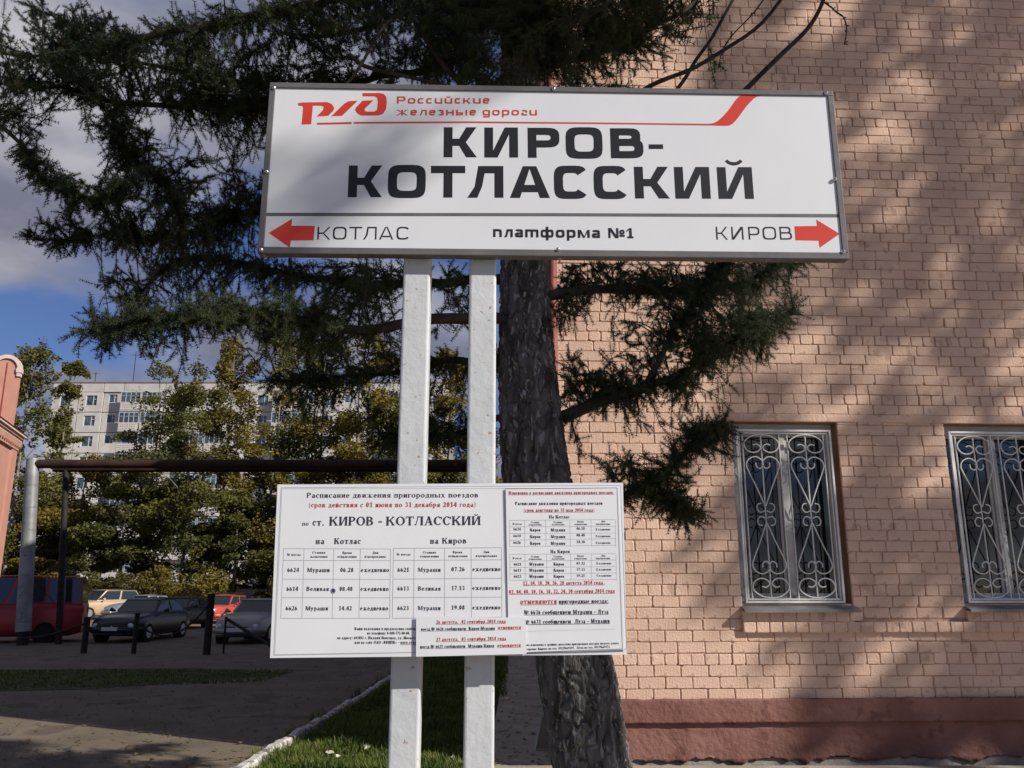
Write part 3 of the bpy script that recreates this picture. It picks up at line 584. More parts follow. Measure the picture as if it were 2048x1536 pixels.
ADV = {' ': .34, '.': .28, ',': .28, ':': .3, '-': .38, '(': .38, ')': .38, '№': 1.15, 'Ж': 1.1, 'ж': .98, 'М': 1.05, 'м': .85, 'Ш': 1.1, 'ш': 1.02, 'щ': 1.04, 'ю': .95, 'ы': .9, 'ф': .92, 'О': .86, 'К': .86, 'И': .86, 'Й': .86, 'А': .84, 'Л': .84, 'Р': .70, 'В': .76, 'С': .78, 'Т': .76, 'Е': .72, 'П': .86,
       'с': .50, 'е': .52, 'з': .48, 'г': .48, 'ь': .54, 'а': .56, '«': .5, '»': .5, 'm': .95, 'w': .9, 'ƨ': .5}
def text_faces(s, width, cap, wgt, thin, n, ser, xr=.68, gap=.10):
    """lay out a word so that it is `width` wide; returns faces (local), cap height = cap"""
    adv = []
    for ch in s: adv.append(ADV.get(ch, .62 if (ch in LOWER) else (.56 if ch.isdigit() else .84)))
    g = gap; tot = sum(adv) + g * (len(s) - 1); k = width / tot; x = 0; out = []
    for ch, a in zip(s, adv):
        if ch != ' ':
            h = cap * (xr if ch in LOWER else 1); W = a * k; wg = wgt * cap * .85 if ch in '.,:' else min(wgt * cap * (.92 if h < cap else 1), W * .36)
            out += [[(x + px, py) for px, py in q] for q in glyph(ch, W, h, wg, thin * cap, n, min(ser * cap, W * .3), xr)]
        x += (a + g) * k
    return out
class Print:
    """flat print on a board plane; every stroke lies a hair above the last so none share a plane"""
    def __init__(s, plane, off): s.pl = plane; s.off = off; s.k = 0; s.v = []; s.f = []
    def face(s, pix):
        s.k += 1; y = s.off - (s.k % 24) * 2.0e-5; b = len(s.v)
        for px, py in pix: q = s.pl.loc(px, py); s.v.append((q[0], y, q[1]))
        s.f.append(tuple(range(b, b + len(pix))))
    def text(s, st, x0, x1, y0, y1, cap, wgt=.2, thin=.08, n=2, ser=.12, xr=.68, gap=.10, ul=0):
        for q in text_faces(st, x1 - x0, cap, wgt, thin, n, ser, xr, gap):
            s.face([(x0 + X + (970 - x0 - X) / 7000 * Y, y0 + (y1 - y0) * X / (x1 - x0) - Y) for X, Y in q])
        if ul: s.ln(x0, y0 + cap * .16, x1, y1 + cap * .16, ul)
    def ln(s, x0, y0, x1, y1, w=.8):
        s.face(line((x0, y0), (x1, y1), w))
    def build(s, name, mat, parent):
        me = bpy.data.meshes.new(name); me.from_pydata(s.v, [], s.f); me.update()
        bm = bmesh.new(); bm.from_mesh(me); bmesh.ops.triangulate(bm, faces=[f for f in bm.faces if len(f.verts) > 4]); 
        for f in bm.faces:
            f.normal_update()
            if f.normal.y > 0: f.normal_flip()
        bm.to_mesh(me); bm.free()
        return link(name, me, mat, parent)
# ------------------------------------------------------------------ station sign
SPn = Plane(0, 2.70, math.radians(1.5)); SM = SPn.matrix()
sign = empty('station_sign', SM, 'large white station name board with grey frame on two white posts', 'sign')
sx0, sx1, sz0, sz1 = -.855, 1.152, 2.843, 3.487; tilt = .010
def sgrid(name, x0, x1, z0, z1, y, th, mat, nx=24, nz=8, wav=.003):
    mb_ = MB(); V = []; 
    for j in range(nz + 1):
        for i in range(nx + 1):
            x = x0 + (x1 - x0) * i / nx; z = z0 + (z1 - z0) * j / nz; V.append((x, y + wav * noise.noise((x * 1.6, z * 2, 4)), z))
    Q = [(j * (nx + 1) + i, j * (nx + 1) + i + 1, (j + 1) * (nx + 1) + i + 1, (j + 1) * (nx + 1) + i) for j in range(nz) for i in range(nx)]
    mb_.add(V, Q, True); return mb_.build(name, mat, sign)
mb = MB(); mb.box(sx0 + .001, .004, sz0 + .001, sx1 - .001, .035, sz1 - .001); mb.build('back_panel', M['sign_dark'], sign)
mb = MB(); mb.box(sx0 + .015, -.001, sz0 + .015, sx1 - .015, .003, sz1 - .015); bevel(mb.build('face_panel', M['sign_white'], sign), .001, 1)
fr = .0205
for (a, b, c, d, nm) in ((sx0, sx1, sz1 - fr, sz1, 0), (sx0, sx1, sz0, sz0 + fr + .003, 0), (sx0, sx0 + fr, sz0 + fr + .003, sz1 - fr, 0), (sx1 - fr, sx1, sz0 + fr + .003, sz1 - fr, 0)):
    mb = MB(); mb.box(a, -.006, c, b, .0035, d); bevel(mb.build('frame_strip', M['sign_grey'], sign), .002, 2)
for (px, py) in ((549, 178), (1107, 175), (1650, 184), (534, 345), (1668, 360), (523, 508), (1116, 500), (1685, 505)):
    x, z = SPn.loc(px, py); x = min(max(x, sx0 + .009), sx1 - .009); z = min(max(z, sz0 + .011), sz1 - .009)
    mb = MB(); mb.tube([(x, -.0055, z), (x, -.0078, z), (x, -.0105, z), (x, -.012, z)], [.0075, .0075, .0055, .0028], 12); o = mb.build('screw', M['screw'], sign)
    mb = MB(); mb.cyl((x, -.0118, z), (x, -.0124, z), .002, 8); mb.build('screw_socket', M['dark'], o)
OFF = -.0012
p = Print(SPn, OFF)
z5 = lambda x, y: (520 + x / 3.413, 160 + y / 3.413)
z6 = lambda x, y: (1100 + x / 3.303, 160 + y / 3.303)
def big(P, ch, x0, x1, yb, yt, wr, tr, n=4.2):
    H = yb - yt; P = Print(SPn, P)
    for q in glyph(ch, x1 - x0, H, wr, tr, n, 0, .7):
        P.face([(x0 + X + (970 - x0 - X) / 7000 * Y, yb - Y) for X, Y in q])
    P.build('letter', M['letter_black'], sign)
for ch, a, b in (('К', 887, 953.8), ('И', 968.5, 1036.3), ('Р', 1055.6, 1119.7), ('О', 1132, 1206), ('В', 1221.7, 1287.7)):
    big(OFF, ch, a, b, 315 + (a - 887) * .006 + (1.5 if ch == 'О' else 0), 254.8 + (a - 887) * .006 - (1.5 if ch == 'О' else 0), 17.8, 14.5)
p.face([(1297, 289), (1326, 289), (1326.3, 298.4), (1297.2, 298.4)]); p.build('letter', M['letter_black'], sign)
for ch, a, b in (('К', 695.4, 763.8), ('О', 775, 851), ('Т', 861, 930.3), ('Л', 934.6, 1007), ('А', 1019.6, 1100), ('С', 1108.5, 1175.7), ('С', 1188.4, 1256), ('К', 1270, 1339.8), ('И', 1350.7, 1421.8), ('Й', 1437, 1508)):
    e = 1.5 if ch in 'ОС' else 0; big(OFF, ch, a, b, 394.8 + (a - 695) * .0045 + e, 331.2 + (a - 695) * .0045 - e, 18.2, 14.8)
p = Print(SPn, OFF - .0006)
for ch, a, b in (('К', 634.3, 660.6), ('О', 665.6, 692.8), ('Т', 697.9, 723.6), ('Л', 726, 753), ('А', 758, 786.6), ('С', 793, 818.3)): big(OFF, ch, a, b, 479.4, 453.9, 3.3, 3.0, 3.6)
for ch, a, b in (('К', 1432.5, 1456), ('И', 1463.5, 1487.5), ('Р', 1497.4, 1520), ('О', 1526, 1553.2), ('В', 1560, 1584.4)): big(OFF, ch, a, b, 479.6, 453.8, 3.3, 3.0, 3.6)
p.text('nлаmформа', 986.5, 1200, 474.2, 476.2, 20.4, .25, .2, 3.6, 0, .77, .17); p.build('platform_lettering', M['letter_black'], sign); p = Print(SPn, OFF - .0006); p.text('№1', 1217, 1268.5, 476.4, 476.8, 20.0, .25, .18, 3.4, 0, .77, .1)
p.build('platform_lettering', M['letter_black'], sign)
p = Print(SPn, OFF - .0002)
p.face([z5(60, 1045), z5(220, 948), z5(215, 996), z5(375, 997), z5(366, 1095), z5(211, 1097), z5(205, 1145)]); p.build('arrow', M['vinyl_red'], sign); p = Print(SPn, OFF); p.face([z6(1913, 1017), z6(1780, 1110), z6(1773, 1063), z6(1620, 1060), z6(1613, 967), z6(1762, 965), z6(1758, 922)])
p.build('arrow', M['vinyl_red'], sign)
p = Print(SPn, OFF - .0004)
for poly in ([(260, 160), (285, 155), (458, 152), (490, 165), (508, 192), (500, 212), (468, 245), (388, 250), (432, 205), (436, 186), (424, 177), (362, 175), (350, 302), (285, 305), (296, 190), (290, 178), (264, 176)], [(606, 146), (668, 143), (562, 245), (488, 248), (575, 163)],
             [(700, 91), (815, 90), (843, 95), (862, 115), (867, 150), (862, 200), (840, 233), (806, 243), (690, 243), (665, 228), (650, 205), (655, 190), (700, 143), (775, 140), (715, 198), (716, 211), (728, 217), (780, 217), (800, 205), (806, 150), (800, 122), (783, 112), (702, 112)]):
    p.face([z5(*q) for q in poly])
p.text('Россuŭскuе', 794, 979, 207.5, 207.5, 14.2, .24, .17, 3.4, 0, .76, .2); p.text('железные', 792.5, 952, 231.0, 231, 14.2, .24, .17, 3.4, 0, .76, .2); p.text('gороƨu', 965.5, 1074, 231.0, 231.2, 14.2, .24, .17, 3.4, 0, .76, .2)
p.face([z5(390, 294), z5(630, 288), z5(624, 301), z5(392, 306)]); p.face([z5(640, 288), z5(1400, 284), z6(300, 282), z6(300, 291), z5(1400, 294), z5(640, 299)][::-1])
up = [(300, 282), (700, 287), (1045, 291), (1075, 287), (1105, 273), (1135, 248), (1180, 198), (1225, 135), (1250, 110), (1275, 98), (1310, 93), (1500, 94), (1815, 97)]
lo = [(300, 291), (700, 296), (1075, 301), (1165, 303), (1190, 298), (1212, 285), (1238, 255), (1265, 218), (1300, 172), (1330, 140), (1355, 118), (1385, 106), (1430, 103), (1815, 106)]
def resamp(P, n):
    d = [0]; 
    for a, b in zip(P, P[1:]): d.append(d[-1] + math.hypot(b[0] - a[0], b[1] - a[1]))
    out = []
    for i in range(n + 1):
        t = d[-1] * i / n; j = max(k for k in range(len(P)) if d[k] <= t + 1e-6); j = min(j, len(P) - 2); f_ = (t - d[j]) / (d[j + 1] - d[j]); out.append((P[j][0] + (P[j + 1][0] - P[j][0]) * f_, P[j][1] + (P[j + 1][1] - P[j][1]) * f_))
    return out
U, Lw = up, lo + []
U2 = [U[0], U[1], U[2]] + [(q.x, q.y) for q in catmull([(a, b, 0) for a, b in U[2:12]], 3)][1:] + [U[12]]
L2 = [Lw[0], Lw[1], Lw[2]] + [(q.x, q.y) for q in catmull([(a, b, 0) for a, b in Lw[2:13]], 3)][1:] + [Lw[13]]
p.face([z6(*q) for q in U2] + [z6(*q) for q in reversed(L2)])
p.build('railway_logo', M['vinyl_red'], sign)
p = Print(SPn, OFF - .0001); p.face([z5(40, 907), (1100, 426.5), z6(1908, 886), z6(1915, 909), (1100, 432.8), z5(40, 930)]); p.build('dividing_line', M['sign_grey'], sign)
# posts: square steel tubes, slightly swollen welds
def post(px0, px1, lab):
    s0 = SPn.loc(px0[0], px0[1])[0]; s1 = SPn.loc(px1[0], px1[1])[0]; r_ = .0465; e = empty('sign_post', SM @ Matrix.Translation((0, 0, 0)), lab, 'post', 'white posts carrying the station sign')
    mb = MB(); x0 = (s0 + s1) / 2
    for z, rr in ((-.1, r_), (3.45, r_ * .985)):
        mb.v += [(x0 + a * rr, .085 + b * rr, z) for a, b in ((-1, -1), (1, -1), (1, 1), (-1, 1))]
    mb.f += [(0, 1, 5, 4), (1, 2, 6, 5), (2, 3, 7, 6), (3, 0, 4, 7), (4, 5, 6, 7)]; mb.sm += [False] * 5
    bevel(mb.build('tube', M['white_post'], e), .009, 3)
    for z in (3.40, 2.93):
        mb = MB(); mb.box(x0 - .075, .036, z - .02, x0 + .075, .0395, z + .02); mb.build('mounting_plate', M['sign_dark'], e)
    return e
post((805, 535), (858, 535), 'left white steel post with rust flecks below the station sign')
post((938, 535), (993, 535), 'right white steel post, next to the larch trunk')
# ------------------------------------------------------------------ timetable board
TP = Plane(0, 2.665, math.radians(1.5)); TM = TP.matrix()
tt = empty('timetable_board', TM, 'white train timetable board fixed low on the two white posts', 'notice board')
def quad_board(name, corners, y0, y1, mat, parent, bv=.0, wave=0):
    L_ = [TP.loc(*q) for q in corners]; nx, nz = 20, 10; V = []
    for j in range(nz + 1):
        for i in range(nx + 1):
            a, b = i / nx, j / nz; x = (L_[3][0] * (1 - a) + L_[2][0] * a) * (1 - b) + (L_[0][0] * (1 - a) + L_[1][0] * a) * b; z = (L_[3][1] * (1 - a) + L_[2][1] * a) * (1 - b) + (L_[0][1] * (1 - a) + L_[1][1] * a) * b
            V.append((x, y0 + wave * noise.noise((x * 5, z * 4, 2)), z))
    n_ = len(V); Q = [(j * (nx + 1) + i, j * (nx + 1) + i + 1, (j + 1) * (nx + 1) + i + 1, (j + 1) * (nx + 1) + i) for j in range(nz) for i in range(nx)]
    rim = list(range(nx + 1)) + [(j + 1) * (nx + 1) + nx for j in range(nz)] + [nz * (nx + 1) + nx - 1 - i for i in range(nx)] + [(nz - 1 - j) * (nx + 1) for j in range(nz - 1)]
    V += [(V[i][0], y1, V[i][2]) for i in rim]; m_ = len(rim)
    Q += [(rim[(k + 1) % m_], rim[k], n_ + k, n_ + (k + 1) % m_) for k in range(m_)]; mb = MB(); mb.add(V, Q + [tuple(range(n_, n_ + m_))]); return mb.build(name, mat, parent)
quad_board('board', [(555, 969), (1246, 965.5), (1253.5, 1309), (540, 1316)], 0, .012, M['paper'], tt)
TW = .0012
ns = quad_board('notice_sheet', [(1010.5, 978), (1237, 975), (1249, 1300), (1018, 1306)], -.0042, -.0022, M['paper'], tt)
quad_board('correction_sheet', [(833, 1233), (1051, 1235), (1052.5, 1307.5), (832.5, 1313)], -.0084, -.0062, M['paper'], tt)
a7 = lambda x, y: (540 + x / 4.267, 960 + y / 4.267)
a8 = lambda x, y: (900 + x / 4.267, 960 + y / 4.267)
K, R_, G_ = Print(TP, -.0004), Print(TP, -.0004), Print(TP, -.0004)
def T(P, s, A, B, cap, ul=0, **kw):
    kw.setdefault('wgt', .23); kw.setdefault('thin', .09)
    P.text(s, A[0], B[0], A[1], B[1], cap / 4.267, ul=ul, **kw)
T(K, 'Расписание движения пригородных поездов', a7(312, 152), a8(243, 148), 44)
T(R_, '(срок действия с 01 июня по 31 декабря 2014 года)', a7(330, 233), a8(222, 229), 41)
T(K, 'по', a7(275, 389), a7(330, 389), 34); T(K, 'ст.', a7(363, 389), a7(460, 389), 58)
T(K, 'КИРОВ', a7(505, 389), a7(885, 388), 76, gap=.08); T(K, '-', a7(925, 388), a7(955, 388), 76); T(K, 'КОТЛАССКИЙ', a7(990, 388), a8(262, 384), 76, gap=.08)
T(K, 'на', a7(390, 546), a7(464, 546), 50); T(K, 'Котлас', a7(547, 546), a7(775, 545), 50); T(K, 'на Киров', a7(1366, 544), a8(143, 541), 50)
def table(P, tops, bots, ys_l, ys_r, A, B, w=.55):
    tl, tr = A(tops[0], ys_l[0]), B(tops[-1], ys_r[0])
    for a, b, f0 in zip(tops, bots, [A] * (len(tops) - 1) + [B]): q0 = f0(a, ys_l[0] if f0 is A else ys_r[0]); q1 = f0(b, ys_l[-1] if f0 is A else ys_r[-1]); P.ln(q0[0], q0[1], q1[0], q1[1], w)
    n_ = len(ys_l)
    for i, (a, b) in enumerate(zip(ys_l, ys_r)):
        f_ = (ys_l[i] - ys_l[0]) / (ys_l[-1] - ys_l[0]); xl = tops[0] + (bots[0] - tops[0]) * f_; xr_ = tops[-1] + (bots[-1] - tops[-1]) * f_; q0 = A(xl, a); q1 = B(xr_, b); P.ln(q0[0], q0[1], q1[0], q1[1], w)
table(G_, (118, 292, 546, 772, 1030), (92, 273, 531, 760, 1022), (585, 685, 845, 1003, 1180), (588, 688, 847, 1005, 1180), a7, a7)
t2 = lambda x, y: a7(x, y)
table(G_, (1055, 1232, 1492, 1718, 1978), (1045, 1225, 1490, 1720, 1981), (583, 685, 845, 1003, 1180), (577, 680, 838, 998, 1169), t2, t2)
T(K, '№ поезда', a7(148, 646), a7(262, 646), 20)
for s, x0, x1, yy in (('Станция', 362, 474, 628), ('назначения', 346, 492, 663), ('Время', 620, 698, 630), ('отправления', 576, 740, 663), ('Дни', 874, 926, 630), ('курсирования', 808, 988, 663)): T(K, s, a7(x0, yy), a7(x1, yy), 20)
T(K, '№ поезда', a7(1083, 644), a7(1200, 644), 20)
for s, x0, x1, yy in (('Станция', 1305, 1417, 627), ('отправления', 1280, 1443, 660), ('Время', 1562, 1642, 625), ('отправления', 1522, 1686, 658), ('Дни', 1822, 1872, 623), ('курсирования', 1756, 1938, 656)): T(K, s, a7(x0, yy), a7(x1, yy), 20)
for i, (a, b, c) in enumerate((('6624', 'Мураши', '06.28'), ('6614', 'Великая', '08.48'), ('6626', 'Мураши', '14.42'))):
    yy = (785, 946, 1112)[i]; s = -7 * i
    T(K, a, a7(148 + s, yy), a7(246 + s, yy), 36); T(K, b, a7(318 + s, yy), a7(510 + s, yy), 36); T(K, c, a7(600 + s, yy), a7(712 + s, yy), 36); T(K, 'ежедневно', a7(776 + s * .5, yy), a7(1016 + s * .5, yy), 37)
for i, (a, b, c) in enumerate((('6621', 'Мураши', '07.26'), ('6613', 'Великая', '17.13'), ('6623', 'Мураши', '19.08'))):
    yy = (783, 943, 1110)[i]
    T(K, a, a7(1089 - i, yy), a7(1187 - i, yy), 36); T(K, b, a7(1263, yy), a7(1457, yy), 36); T(K, c, a8(12, yy - 4), a8(126, yy - 5), 36); T(K, 'ежедневно', a8(192, yy - 5), a8(431, yy - 6), 37)
for s, x0, x1, yy in (('Ваши пожелания и предложения сообща', 722, 1250, 1280), ('по телефону 8-800-775-00-00,', 828, 1196, 1318), ('по адресу: 603002 г. Нижний Новгород, ул. Московс', 574, 1249, 1358), ('или на сайт ОАО «ВВППК» - www.vvpp', 722, 1247, 1397)): T(K, s, a7(x0, yy), a7(x1, yy), 24)
q = a7(1116, 1404), a7(1247, 1404); K.ln(*q[0], *q[1], .6)
G2 = Print(TP, -.0003)     # printed double border
for (A, B, C, D) in ((a7(95, 66), a8(1455, 46), a8(1506, 1436), a7(32, 1496)), (a7(103, 75), a8(1428, 70), a8(1476, 1440), a7(42, 1490))):
    wl = .8 if A[1] < 976 else .4
    for a, b in ((A, B), (B, C), (C, D), (D, A)): G2.ln(*a, *b, wl)
K.build('timetable_lettering', M['ink'], tt); R_.build('validity_lettering', M['ink_red'], tt); G_.build('table_grid', M['line'], tt); G2.build('printed_border', M['line'], tt)
K, R_, G_ = Print(TP, -.0046), Print(TP, -.0046), Print(TP, -.0046)
T(R_, 'Изменения в расписании движения пригородных поездов.', a8(499, 124), a8(1400, 119), 26, ul=.5)
T(K, 'Расписание движения пригородных поездов', a8(555, 215), a8(1303, 212), 28); T(R_, '(срок действия по 31 мая 2014 года)', a8(630, 272), a8(1232, 270), 28, ul=.5)
T(K, 'На Котлас', a8(846, 329), a8(1020, 328), 28); T(K, 'На Киров', a8(858, 624), a8(1024, 623), 28)
table(G_, (510, 637, 817, 1022, 1203, 1412), (510, 637, 820, 1027, 1208, 1412), (345, 400, 457, 514, 568), (338, 395, 452, 500, 557), a8, a8, .4)
table(G_, (512, 641, 826, 1030, 1205, 1416), (512, 644, 830, 1034, 1210, 1420), (634, 692, 746, 800, 855), (628, 682, 738, 792, 848), a8, a8, .4)
for y0, w4, w5 in ((383, 'отправления', 'назначения'), (675, 'отправления', 'назначения')):
    T(K, '№ поезда', a8(536, y0), a8(612, y0), 16)
    for s, x0, x1, dy in (('Станция', 690, 762, -14), (w4, 672, 782, 6), ('Станция', 884, 958, -15), (w5, 870, 976, 4), ('Время', 1086, 1140, -20), ('отправления', 1060, 1168, 2), ('Дни', 1290, 1324, -22), ('курсирования', 1244, 1366, 0)): T(K, s, a8(x0, y0 + dy), a8(x1, y0 + dy), 15)
for i, (n_, t_) in enumerate((('6624', '06.18'), ('6614', '08.48'), ('6626', '14.38'))):
    y = 431 + 57 * i; T(K, n_, a8(542, y), a8(604, y), 24); T(K, 'Киров', a8(683, y + 8), a8(774, y + 8), 26); T(K, 'Мураши', a8(861, y + 8), a8(984, y + 8), 26); T(K, t_, a8(1080, y - 6), a8(1150, y - 6), 23); T(K, 'Ежедневно', a8(1244, y), a8(1368, y), 19)
for i, (n_, t_) in enumerate((('6621', '07.22'), ('6613', '17.13'), ('6623', '19.21'))):
    y = 730 + 52 * i; T(K, n_, a8(545, y), a8(608, y), 24); T(K, 'Мураши', a8(677, y), a8(800, y), 26); T(K, 'Киров', a8(884, y), a8(975, y), 26); T(K, t_, a8(1080, y - 8), a8(1150, y - 8), 22); T(K, 'Ежедневно', a8(1250, y - 10), a8(1376, y - 10), 19)
T(R_, '12, 14, 18, 20, 26, 28 августа 2014 года,', a8(624, 896), a8(1316, 890), 32, ul=.7); T(R_, '02, 04, 08, 10, 16, 18, 22, 24, 30 сентября 2014 года', a8(505, 970), a8(1405, 960), 32, ul=.7)
T(R_, 'отменяются', a8(600, 1058), a8(912, 1055), 44, ul=.8, wgt=.22); T(K, 'пригородные поезда:', a8(928, 1054), a8(1350, 1048), 36, ul=.8)
T(K, '№ 6636 сообщением Мураши - Луза', a8(634, 1146), a8(1352, 1140), 36, ul=.8); T(K, '№ 6631 сообщением  Луза - Мураши', a8(640, 1228), a8(1362, 1218), 36, ul=.8)
T(K, 'ые изменения в графике движения пригородных поездов можете узнать', a8(652, 1416), a8(1440, 1400), 20); T(K, 'тороны: Кирова по тел. 89229669219,  Лузы по тел. 89179669753', a8(652, 1452), a8(1362, 1432), 20)
for a, b in (((473, 76), (487, 862)), ((473, 76), (1425, 68)), ((652, 1478), (1506, 1448)), ((1425, 68), (1470, 1438)), ((655, 1470), (1470, 1440))):
    q0, q1 = a8(*a), a8(*b); K.ln(*q0, *q1, .7)
G_.ln(*a8(650, 1290), *a8(1410, 1270), .3)
K.build('notice_lettering', M['ink'], ns); R_.build('red_notice_lettering', M['ink_red'], ns); G_.build('notice_grid', M['line'], ns)
cs = bpy.data.objects['correction_sheet']; K, R_ = Print(TP, -.0088), Print(TP, -.0088)
T(R_, '26 августа,  02 сентября 2014 года', a7(1420, 1226), a8(476, 1218), 30, ul=.5); T(R_, '27 августа,  03 сентября 2014 года', a7(1420, 1374), a8(480, 1364), 30, ul=.5)
T(K, 'поезд № 6626 сообщением  Киров-Мураши', a7(1290, 1284), a8(384, 1276), 27, ul=.5); T(R_, 'отменяется', a8(410, 1272), a8(606, 1268), 29, ul=.6)
T(K, 'поезд № 6621 сообщением  Мураши-Киров', a7(1284, 1434), a8(380, 1424), 27, ul=.5); T(R_, 'отменяется', a8(404, 1424), a8(604, 1420), 29, ul=.6)
K.build('correction_lettering', M['ink'], cs); R_.build('red_correction_lettering', M['ink_red'], cs)
hx, hz = TP.loc(666, 1182); mb = MB()        # hole punched in the board
mb.tube([(hx, -.0002, hz), (hx, -.0016, hz), (hx, -.0002, hz)], [.0085, .0068, .005], 9, False); mb.build('hole_rim', M['screw'], tt); mb = MB(); mb.tube([(hx + .001, -.0011, hz + .001), (hx + .001, -.0013, hz + .001)], .0052, 7); mb.build('hole', M['dark'], tt)
# ------------------------------------------------------------------ larch
LT = Vector((.60, 6.0, 0)); larch = empty('larch_tree', Matrix.Translation(LT), 'big dark larch with furrowed leaning trunk behind the station sign', 'tree')
def lofted(pts, rad, n, steps, amp, seed, plates=True):
    C = catmull(pts, steps); R = []; m = len(pts) - 1
    for i in range(len(C)):
        t = i / (len(C) - 1) * m; k = min(int(t), m - 1); R.append(rad[k] + (rad[k + 1] - rad[k]) * (t - k))
    V = []; 
    for i, (c, r) in enumerate(zip(C, R)):
        for k in range(n):
            a = 2 * PI * k / n; ca, sa = math.cos(a), math.sin(a)
            q = Vector((ca * r * 13, sa * r * 13, c.z * 2.6)); q.x += .6 * noise.noise((c.z * 3, k * .1, seed))
            d = 0
            if plates:
                q.z *= 3.0; v = noise.noise(q * 1.15 + Vector((seed, 0, 0))); v2 = noise.noise(q * 2.7 + Vector((0, seed, 0))); ridge = 1 - min(1, abs(v) * 6); d = -ridge * 1.0 + .35 * v2 + .25 * noise.noise(q * 7)
            V.append((c.x + ca * (r + d * amp), c.y + sa * (r + d * amp), c.z))
    Q = [(i * n + k, i * n + (k + 1) % n, (i + 1) * n + (k + 1) % n, (i + 1) * n + k) for i in range(len(C) - 1) for k in range(n)]
    return V, Q
TD = 6.0
tp = [at(1240, 1760, TD), at(1185, 1536, TD), at(1148, 1320, TD), at(1104, 1130, TD), at(1073, 950, TD), at(1056, 760, TD), at(1048, 540, TD), at(1044, 300, TD), at(1040, 50, TD), at(1036, -350, TD), at(1020, -1100, TD)]
tr = [.30, .262, .262, .255, .245, .215, .175, .165, .15, .13, .09]
tp = [p - LT for p in tp]; tp[0].z = -.1
tp.append(tp[-1] + Vector((0, 0, 4.5))); tr.append(.02)
V, Q = lofted(tp, tr, 220, 60, .024, 3); link('trunk', fast('trunk', V, Q, smooth=False), M['bark'], larch)
def W_(px, py, D): return at(px, py, D) - LT
limbs = [  # (points, base radius, tip radius)
 ([W_(1125, 835, 6.0), W_(1200, 800, 6.0), W_(1300, 772, 6.1), W_(1420, 715, 6.3), W_(1520, 668, 6.5), W_(1585, 622, 6.6)], .05, .012),
 ([W_(1085, 592, 6.0), W_(1200, 580, 6.3), W_(1350, 583, 6.6), W_(1450, 572, 6.8), W_(1530, 545, 6.9), W_(1600, 516, 7.0)], .042, .009),
 ([W_(1290, 775, 6.1), W_(1330, 690, 6.0), W_(1380, 620, 5.9), W_(1430, 560, 5.9), W_(1460, 520, 5.9)], .026, .010),
 ([W_(1130, 1060, 6.0), W_(1200, 1020, 5.8), W_(1262, 985, 5.7), W_(1330, 945, 5.6), W_(1390, 890, 5.5), W_(1448, 850, 5.5)], .03, .008),
 ([W_(1262, 985, 5.7), W_(1320, 1000, 5.7), W_(1370, 1040, 5.7)], .012, .004),
 ([W_(1040, 232, 6.0), W_(850, 235, 6.1), W_(700, 224, 6.2), W_(540, 219, 6.3), W_(420, 214, 6.4), W_(234, 203, 6.5), W_(117, 176, 6.5), W_(-60, 160, 6.5)], .06, .018),
 ([W_(1040, 60, 6.0), W_(800, -10, 5.8), W_(600, 15, 5.6), W_(480, 40, 5.5), W_(390, 52, 5.4), W_(260, 85, 5.3), W_(170, 95, 5.3), W_(40, 110, 5.2)], .055, .012),
 ([W_(900, 130, 6.5), W_(760, 160, 6.8), W_(600, 175, 7.0), W_(410, 158, 7.2), W_(250, 112, 7.3), W_(150, 60, 7.4), W_(60, 10, 7.4)], .035, .012),
 ([W_(1035, 440, 6.0), W_(850, 425, 6.4), W_(660, 415, 6.6), W_(530, 420, 6.7), W_(430, 450, 6.8), W_(330, 478, 6.9), W_(230, 470, 6.9), W_(90, 482, 7.0)], .05, .010),
 ([W_(234, 205, 6.5), W_(228, 270, 6.4), W_(280, 320, 6.4), W_(330, 370, 6.4), W_(350, 420, 6.4)], .022, .007),
 ([W_(-60, 220, 6.0), W_(40, 285, 6.0), W_(90, 355, 6.0), W_(170, 385, 6.0), W_(240, 400, 6.1)], .018, .006),
 ([W_(1040, 640, 6.0), W_(900, 640, 5.6), W_(740, 650, 5.5), W_(600, 640, 5.4), W_(470, 625, 5.3), W_(380, 640, 5.3), W_(300, 640, 5.2), W_(160, 654, 5.2)], .045, .007),
 ([W_(1045, 560, 6.0), W_(900, 560, 6.4), W_(760, 570, 6.9), W_(620, 560, 7.3), W_(500, 530, 7.5), W_(380, 520, 7.6), W_(300, 560, 7.6), W_(210, 700, 7.6)], .045, .007),
 ([W_(1055, 730, 6.0), W_(920, 720, 6.6), W_(800, 740, 7.0), W_(650, 760, 7.2), W_(540, 760, 7.4)], .04, .010),
 ([W_(1060, 820, 6.0), W_(940, 860, 6.2), W_(840, 880, 6.6), W_(760, 890, 6.8)], .03, .010),
 ([W_(1042, 150, 6.0), W_(1180, 110, 6.2), W_(1300, 60, 6.4), W_(1390, 0, 6.6), W_(1450, -60, 6.6)], .045, .012),
 ([W_(1042, 120, 6.0), W_(1100, 60, 5.6), W_(1200, 20, 5.3), W_(1300, -60, 5.2)], .045, .012),
 ([W_(1040, 240, 6.0), W_(960, 200, 5.6), W_(880, 110, 5.3), W_(820, 20, 5.1), W_(790, -80, 5.0)], .035, .018),
 ([W_(820, 20, 5.1), W_(760, 60, 5.1), W_(700, 150, 5.1), W_(560, 330, 5.1), W_(470, 360, 5.1)], .016, .006),
]
